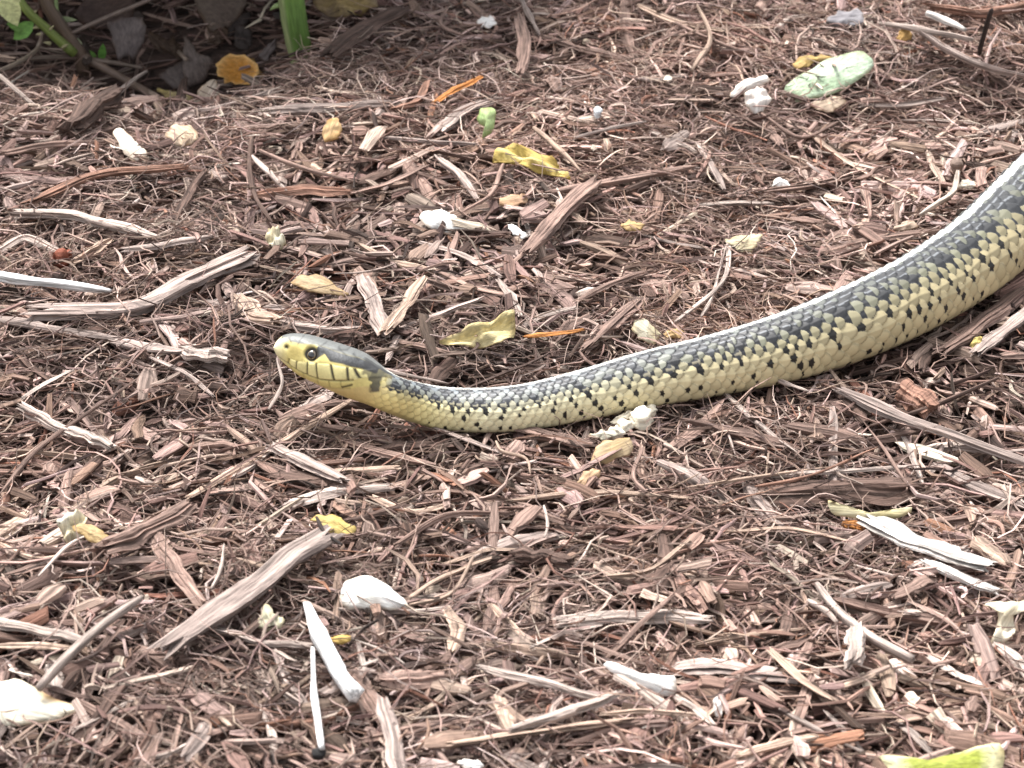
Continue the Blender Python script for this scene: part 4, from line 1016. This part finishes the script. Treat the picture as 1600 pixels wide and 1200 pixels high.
    # black crescent at the corner of the jaw
    wob_ = 46 * (vnoise(hx * .035, hy * .035) - .5)
    dcr = np.minimum(np.minimum(hx - 1072 - np.abs(hy - 490) * .10, 1168 - (hy - 500) * .22 - hx), np.minimum(hy - 400, 596 - hy)) + wob_
    cres = np.clip(dcr / 14 + .5, 0, 1) * sidef
    nape = np.clip((470 + (hx - 1060) * .25 - hy + wob_) / 20, 0, 1) * np.clip((hx - 985) / 25, 0, 1) * np.clip((1230 - hx) / 40, 0, 1) * (np.abs(v) > .9)
    cres = np.maximum(cres * .88, nape * .75)
    bl = np.clip((sp - .0300) / .004, 0, 1)[:, None, None]
    c = hc * (1 - bl) + c * bl
    c = c * (1 - cres[..., None]) + np.array((.024, .024, .024)) * (.6 + .8 * rnd_)[..., None] * cres[..., None]
    c = np.clip(c, .008, .88)
    # ---- mesh
    vi = np.arange(N * M).reshape(N, M); nx = np.roll(vi, -1, 1)
    Q = np.stack([vi[:-1], vi[1:], nx[1:], nx[:-1]], -1).reshape(-1, 4)
    tip = pos[0].mean(0) - tan[0] * .0002; tail = pos[-1].mean(0)
    V = np.concatenate([pos.reshape(-1, 3), [tip, tail]]); C = np.concatenate([c.reshape(-1, 3), [c[0].mean(0), c[-1].mean(0)]])
    T = [(N * M, vi[0, j], nx[0, j]) for j in range(M)] + [(N * M + 1, nx[-1, j], vi[-1, j]) for j in range(M)]
    base = np.array([pos[:, :, 0].mean(), pos[:, :, 1].mean(), pos[:, :, 2].min()])
    root = bpy.data.objects.new('garter_snake', None); col.objects.link(root); root.location = base; root.empty_display_size = .02
    tag(root, 'yellow and grey striped garter snake with black flecks gliding over the mulch', 'snake')
    link('body', mesh_np('body', V - base, Q, T, C), M_SNAKE, root)
    # eyes
    import bmesh
    for sgn in (1, -1):
        cand = np.where((np.sign(th)[None, :] == sgn) & sidef & (sp < .03)[:, None], np.hypot(hx - ex, hy - ey), 1e9)
        i, j = np.unravel_index(np.argmin(cand), cand.shape)
        out = lat2[i] * sgn * .96 + up2[i] * .22 - tan[i] * .10; out /= np.linalg.norm(out)
        R_ = 54 * hk; c_ = pos[i, j] - out * R_ * .42
        rotm = Vector(out).to_track_quat('Z', 'Y').to_matrix()
        for nm, r_, zmin, zmax in (('eye', R_, -1, 2), ('pupil', R_ * 1.012, .80, 2)):
            bm = bmesh.new(); bmesh.ops.create_uvsphere(bm, u_segments=28, v_segments=28, radius=1)
            if nm == 'pupil': bmesh.ops.delete(bm, geom=[x for x in bm.verts if x.co.z < zmin], context='VERTS')
            vs_ = np.array([x.co[:] for x in bm.verts]); bm.verts.index_update()
            fs = [[x.index for x in f.verts] for f in bm.faces]; bm.free()
            if nm == 'eye':
                z = vs_[:, 2]
                cc = np.where((z > .62)[:, None], np.array((.060, .042, .026)), np.array((.02, .018, .016)))
                cc = np.where(((z > .76) & (z < .81))[:, None], np.array((.16, .12, .07)), cc)
            else: cc = np.tile(np.array((.004, .004, .004)), (len(vs_), 1))
            W_ = (np.array(rotm) @ (vs_ * r_).T).T + c_ - base
            ob = link(nm, mesh_np(nm, W_, [f for f in fs if len(f) == 4], [f for f in fs if len(f) == 3], cc), M_EYE, root if nm == 'eye' else eye_ob)
            if nm == 'eye': eye_ob = ob
build_snake()

# ------------------------------------------------------------------ rose canes at the back
def tube(pts, radii, colour, M=14, S=26, seed=0, ribs=0.):
    rs = np.random.default_rng(seed)
    pr = np.concatenate([np.array(pts), np.array(radii)[:, None]], 1)
    c = catmull(pr, S + 1)
    d = np.gradient(c[:, :3], axis=0); d /= np.linalg.norm(d, axis=1)[:, None]
    s = np.cross(d, np.array([0., 1, 0.1])); s /= np.linalg.norm(s, axis=1)[:, None]; u = np.cross(s, d)
    th = np.arange(M) / M * 2 * np.pi
    R = c[:, 3][:, None] * (1 + ribs * np.cos(th * 5)[None, :] + rs.normal(0, .03, (S + 1, M)))
    V = c[:, None, :3] + s[:, None] * (np.cos(th)[None] * R)[..., None] + u[:, None] * (np.sin(th)[None] * R)[..., None]
    vi = np.arange((S + 1) * M).reshape(S + 1, M); nx = np.roll(vi, -1, 1)
    Q = np.stack([vi[:-1], vi[1:], nx[1:], nx[:-1]], -1).reshape(-1, 4)
    C = np.array(colour)[None, None] * (1 + rs.normal(0, .08, (S + 1, 1, 1))) * (1 + rs.normal(0, .05, (1, M, 1)))
    L = np.linalg.norm(np.diff(c[:, :3], axis=0), axis=1).sum()
    G = np.zeros(V.shape); G[..., 0] = np.linspace(0, L, S + 1)[:, None]; G[..., 1] = np.cos(th) * c[0, 3]; G[..., 2] = np.sin(th) * c[0, 3]
    T = [(vi[0, 0], vi[0, j], vi[0, j + 1]) for j in range(1, M - 1)] + [(vi[-1, 0], vi[-1, j + 1], vi[-1, j]) for j in range(1, M - 1)]
    return V.reshape(-1, 3), Q, T, np.clip(C, 0, .9).reshape(-1, 3), G.reshape(-1, 3)

def above(px, py, base, up_):
    """point up_ metres above the ground at the depth of base, seen at photo column px"""
    d = ray(px, py); t = (base[1] + up_ * .0 - CAM[1]) / d[1]
    return CAM + d * t

def leaf_mesh(p, d, n, L, W):
    """one pointed leaf: midrib fold, 8 quads worth of faces"""
    d = d / np.linalg.norm(d); s = np.cross(n, d); s /= np.linalg.norm(s); n = np.cross(d, s)
    V = []
    for i, t in enumerate((0, .25, .55, .8, 1)):
        w_ = [.12, .85, 1, .6, .03][i] * W / 2; b = -n * (t * t * L * .18)
        V += [p + d * t * L + b - s * w_ + n * w_ * .3, p + d * t * L + b, p + d * t * L + b + s * w_ + n * w_ * .3]
    F = []
    for i in range(4):
        for k in (0, 1): F.append((i * 3 + k, i * 3 + k + 1, i * 3 + k + 4, i * 3 + k + 3))
    return V, F

def rose_bush():
    b0 = P(128, 92)
    root = bpy.data.objects.new('rose_bush', None); col.objects.link(root); root.location = b0; root.empty_display_size = .02
    tag(root, 'thorny rose bush with brown and green canes and small leaves', 'shrub')
    def add(nm, V, Q, T, C, G, m):
        return link(nm, mesh_np(nm, np.asarray(V) - b0, Q, T, C, G), m, root)
    k = mpp(b0)
    def up_at(px, py, back=0.): # a point seen at this pixel, standing above the bush's own ground line
        d = ray(px, py); t = (b0[1] + back - CAM[1]) / d[1]; return CAM + d * t
    brown, green = (.135, .092, .065), (.20, .25, .065)
    # main brown cane
    top = up_at(66, -10); tip = top + np.array([-.03, .02, .14])
    add('cane', *tube([b0 - np.array([0, 0, .006]), b0, up_at(112, 66), top, tip, tip + np.array([-.02, .03, .12])], [.0028, .0028, .0026, .0026, .0022, .0012], brown, seed=1), M_STEM)
    # green thorny cane
    g0 = up_at(116, 84, -.004); g1 = up_at(72, 44, -.006); g2 = up_at(30, 0, -.008)
    cane = add('cane', *tube([g0, g1, g2, g2 + (g2 - g1) * 2.2 + np.array([0, .02, .03]), g2 + np.array([-.05, .03, .16])], [.0019, .0017, .0016, .0014, .0009], green, seed=2), M_STEM)
    for j, (x, y, dx, dy) in enumerate([(60, 42, -9, 2), (66, 53, -10, 1), (78, 68, -10, -2), (76, 48, 8, -8), (50, 22, 8, -6), (98, 74, 9, -5)]):
        p = up_at(x, y, -.006); t = up_at(x + dx, y + dy, -.008)
        link('thorn', mesh_np('thorn', *[(lambda a, q, tt, c, g: (a - b0, q, tt, c, g))(*tube([p, (p + t) / 2, t], [.0009, .0006, .0001], (.40, .36, .20), M=7, S=5, seed=j))]) if False else
             (lambda a, q, tt, c, g: mesh_np('thorn', a - b0, q, tt, c, g))(*tube([p, (p + t) / 2, t], [.0009, .0006, .0001], (.40, .36, .20), M=7, S=5, seed=j)), M_STEM, cane)
    # thin green shoot
    p0 = up_at(106, 50); p1 = up_at(90, 22); p2 = up_at(87, -12)
    add('shoot', *tube([p0, p1, p2, p2 + np.array([.0, .01, .05])], [.0008, .0008, .0007, .0005], (.24, .32, .14), M=8, seed=3), M_STEM)
    # low branch running out over the mulch and other twigs
    add('branch', *tube([b0 + np.array([0, 0, .001]), P(162, 106, .004), P(205, 130, .004), P(246, 152, .003)], [.0023, .0017, .0015, .0011], (.21, .15, .115), seed=4), M_STEM)
    add('twig', *tube([up_at(109, 53), up_at(165, 28), up_at(232, 0), up_at(270, -18)], [.0008, .0009, .0009, .0008], (.19, .14, .115), M=8, seed=5), M_STEM)
    add('twig', *tube([P(291, 93, .002), P(256, 60, .006), P(214, 26, .012), P(170, -8, .02)], [.0008, .0009, .0009, .0008], (.24, .18, .14), M=8, seed=6), M_STEM)
    add('twig', *tube([P(40, 92, .003), P(110, 90, .004), P(165, 96, .003), P(222, 106, .002)], [.0009, .0010, .0010, .0007], (.20, .15, .12), M=8, seed=7), M_STEM)
    add('twig', *tube([P(-10, 115, .004), P(28, 98, .005), P(60, 72, .008), P(66, 50, .014)], [.0009, .0009, .0008, .0006], (.22, .17, .13), M=8, seed=8), M_STEM)
    # leaves one can pick out
    def leaf(px, py, tx, ty, wpx, c, back=-.006):
        p = up_at(px, py, back); t = up_at(tx, ty, back - .002)
        L = np.linalg.norm(t - p); V, F = leaf_mesh(p, t - p, np.array([.2, -.8, .5]), L, wpx * k)
        V = np.array(V); V2 = np.concatenate([V, V - np.array([0, -.0003, .0002])])
        F2 = F + [tuple(i + len(V) for i in f[::-1]) for f in F]
        add('leaf', V2, F2, None, np.tile(np.array(c), (len(V2), 1)), V2, M_LEAF)
    leaf(-6, -30, 30, 42, 40, (.72, .74, .36), -.010)
    leaf(158, 94, 161, 71, 13, (.14, .32, .06), 0.)
    leaf(150, 92, 142, 80, 7, (.14, .28, .06), 0.)
    leaf(52, 34, 20, 62, 24, (.16, .32, .07))
    leaf(40, 46, 12, 36, 16, (.14, .26, .06))
    leaf(110, 60, 128, 68, 10, (.34, .36, .22), .002)
    leaf(88, 30, 118, 30, 9, (.26, .30, .16), .003)
    # leafy crown above and behind (out of the frame): it shades the hollow
    Vs, Fs = [], []
    rs = np.random.default_rng(5); n = 0; cen = b0 + np.array([.035, .06, .115])
    for _ in range(7000):
        v = rs.normal(0, 1, 3); v /= np.linalg.norm(v); rr = rs.random() ** .4
        p = cen + v * np.array([.125, .085, .085]) * rr if _ < 5500 else b0 + np.array([.02, .15, .17]) + v * np.array([.20, .08, .15]) * rr
        if p[2] < .045: continue
        px, py = project(p)
        if py > -40: continue
        V, F = leaf_mesh(p, rs.normal(0, 1, 3) * np.array([1, 1, .4]), np.array([rs.normal(0, .4), rs.normal(0, .4), 1]), rs.uniform(.020, .034), rs.uniform(.012, .020))
        px2, py2 = project(np.array(V))
        if py2.max() > -15: continue
        Vs += V; Fs += [tuple(i + n for i in f) for f in F]; n += len(V)
    Vs = np.array(Vs)
    nl = len(Vs) // 15
    C = np.repeat(np.stack([rs.uniform(.045, .09, nl), rs.uniform(.10, .17, nl), rs.uniform(.02, .045, nl)], 1), 15, 0)
    o = add('foliage', Vs, Fs, None, C, Vs, M_LEAF); o['kind'] = 'stuff'
    for a, bq in (((0, 0, 0), (.02, .03, .16)), ((-.004, .003, 0), (-.05, .05, .2)), ((.004, .004, 0), (.09, .06, .18))):
        p = b0 + np.array(a); q_ = b0 + np.array([bq[0], bq[1], bq[2]])
        mid = (p + q_) / 2 + np.array([0, .03, 0])
        add('cane', *tube([p - np.array([0, -.035, .004]), mid, q_], [.0022, .0018, .001], brown, seed=11), M_STEM)
rose_bush()

def green_cane():
    p0 = P(470, 86)
    root = bpy.data.objects.new('green_cane', None); col.objects.link(root); root.location = p0; root.empty_display_size = .02
    tag(root, 'single thick smooth green cane rising from the mulch', 'plant stem')
    def at(px, py):
        d = ray(px, py); return CAM + d * ((p0[1] - CAM[1]) / d[1])
    k = mpp(p0)
    V, Q, T, C, G = tube([at(474, 100), at(470, 82), at(461, 40), at(454, -10), at(448, -60), at(440, -200) + np.array([0, .02, 0]), at(430, -420) + np.array([0, .05, 0])],
                         [19.5 * k, 19 * k, 20 * k, 20.5 * k, 19.5 * k, 17 * k, 11 * k], (.125, .215, .05), M=20, S=30, seed=9, ribs=.012)
    # pale ridge along one side, brownish foot
    C = C.reshape(31, 20, 3); C[:, 17:20] = C[:, 17:20] * .4 + np.array((.36, .38, .20)) * .6
    link('stem', mesh_np('stem', V - p0, Q, T, C.reshape(-1, 3), G), M_STEM, root)
    for (x, y, dx, dy) in [(436, 8, -14, 8)]:
        a, b = at(x, y), at(x + dx, y + dy)
        V, Q, T, C, G = tube([a, (a + b) / 2 + np.array([0, 0, .0004]), b], [.0011, .0008, .0002], (.30, .40, .16), M=7, S=6, seed=3)
        link('thorn', mesh_np('thorn', V - p0, Q, T, C, G), M_STEM, root)
green_cane()
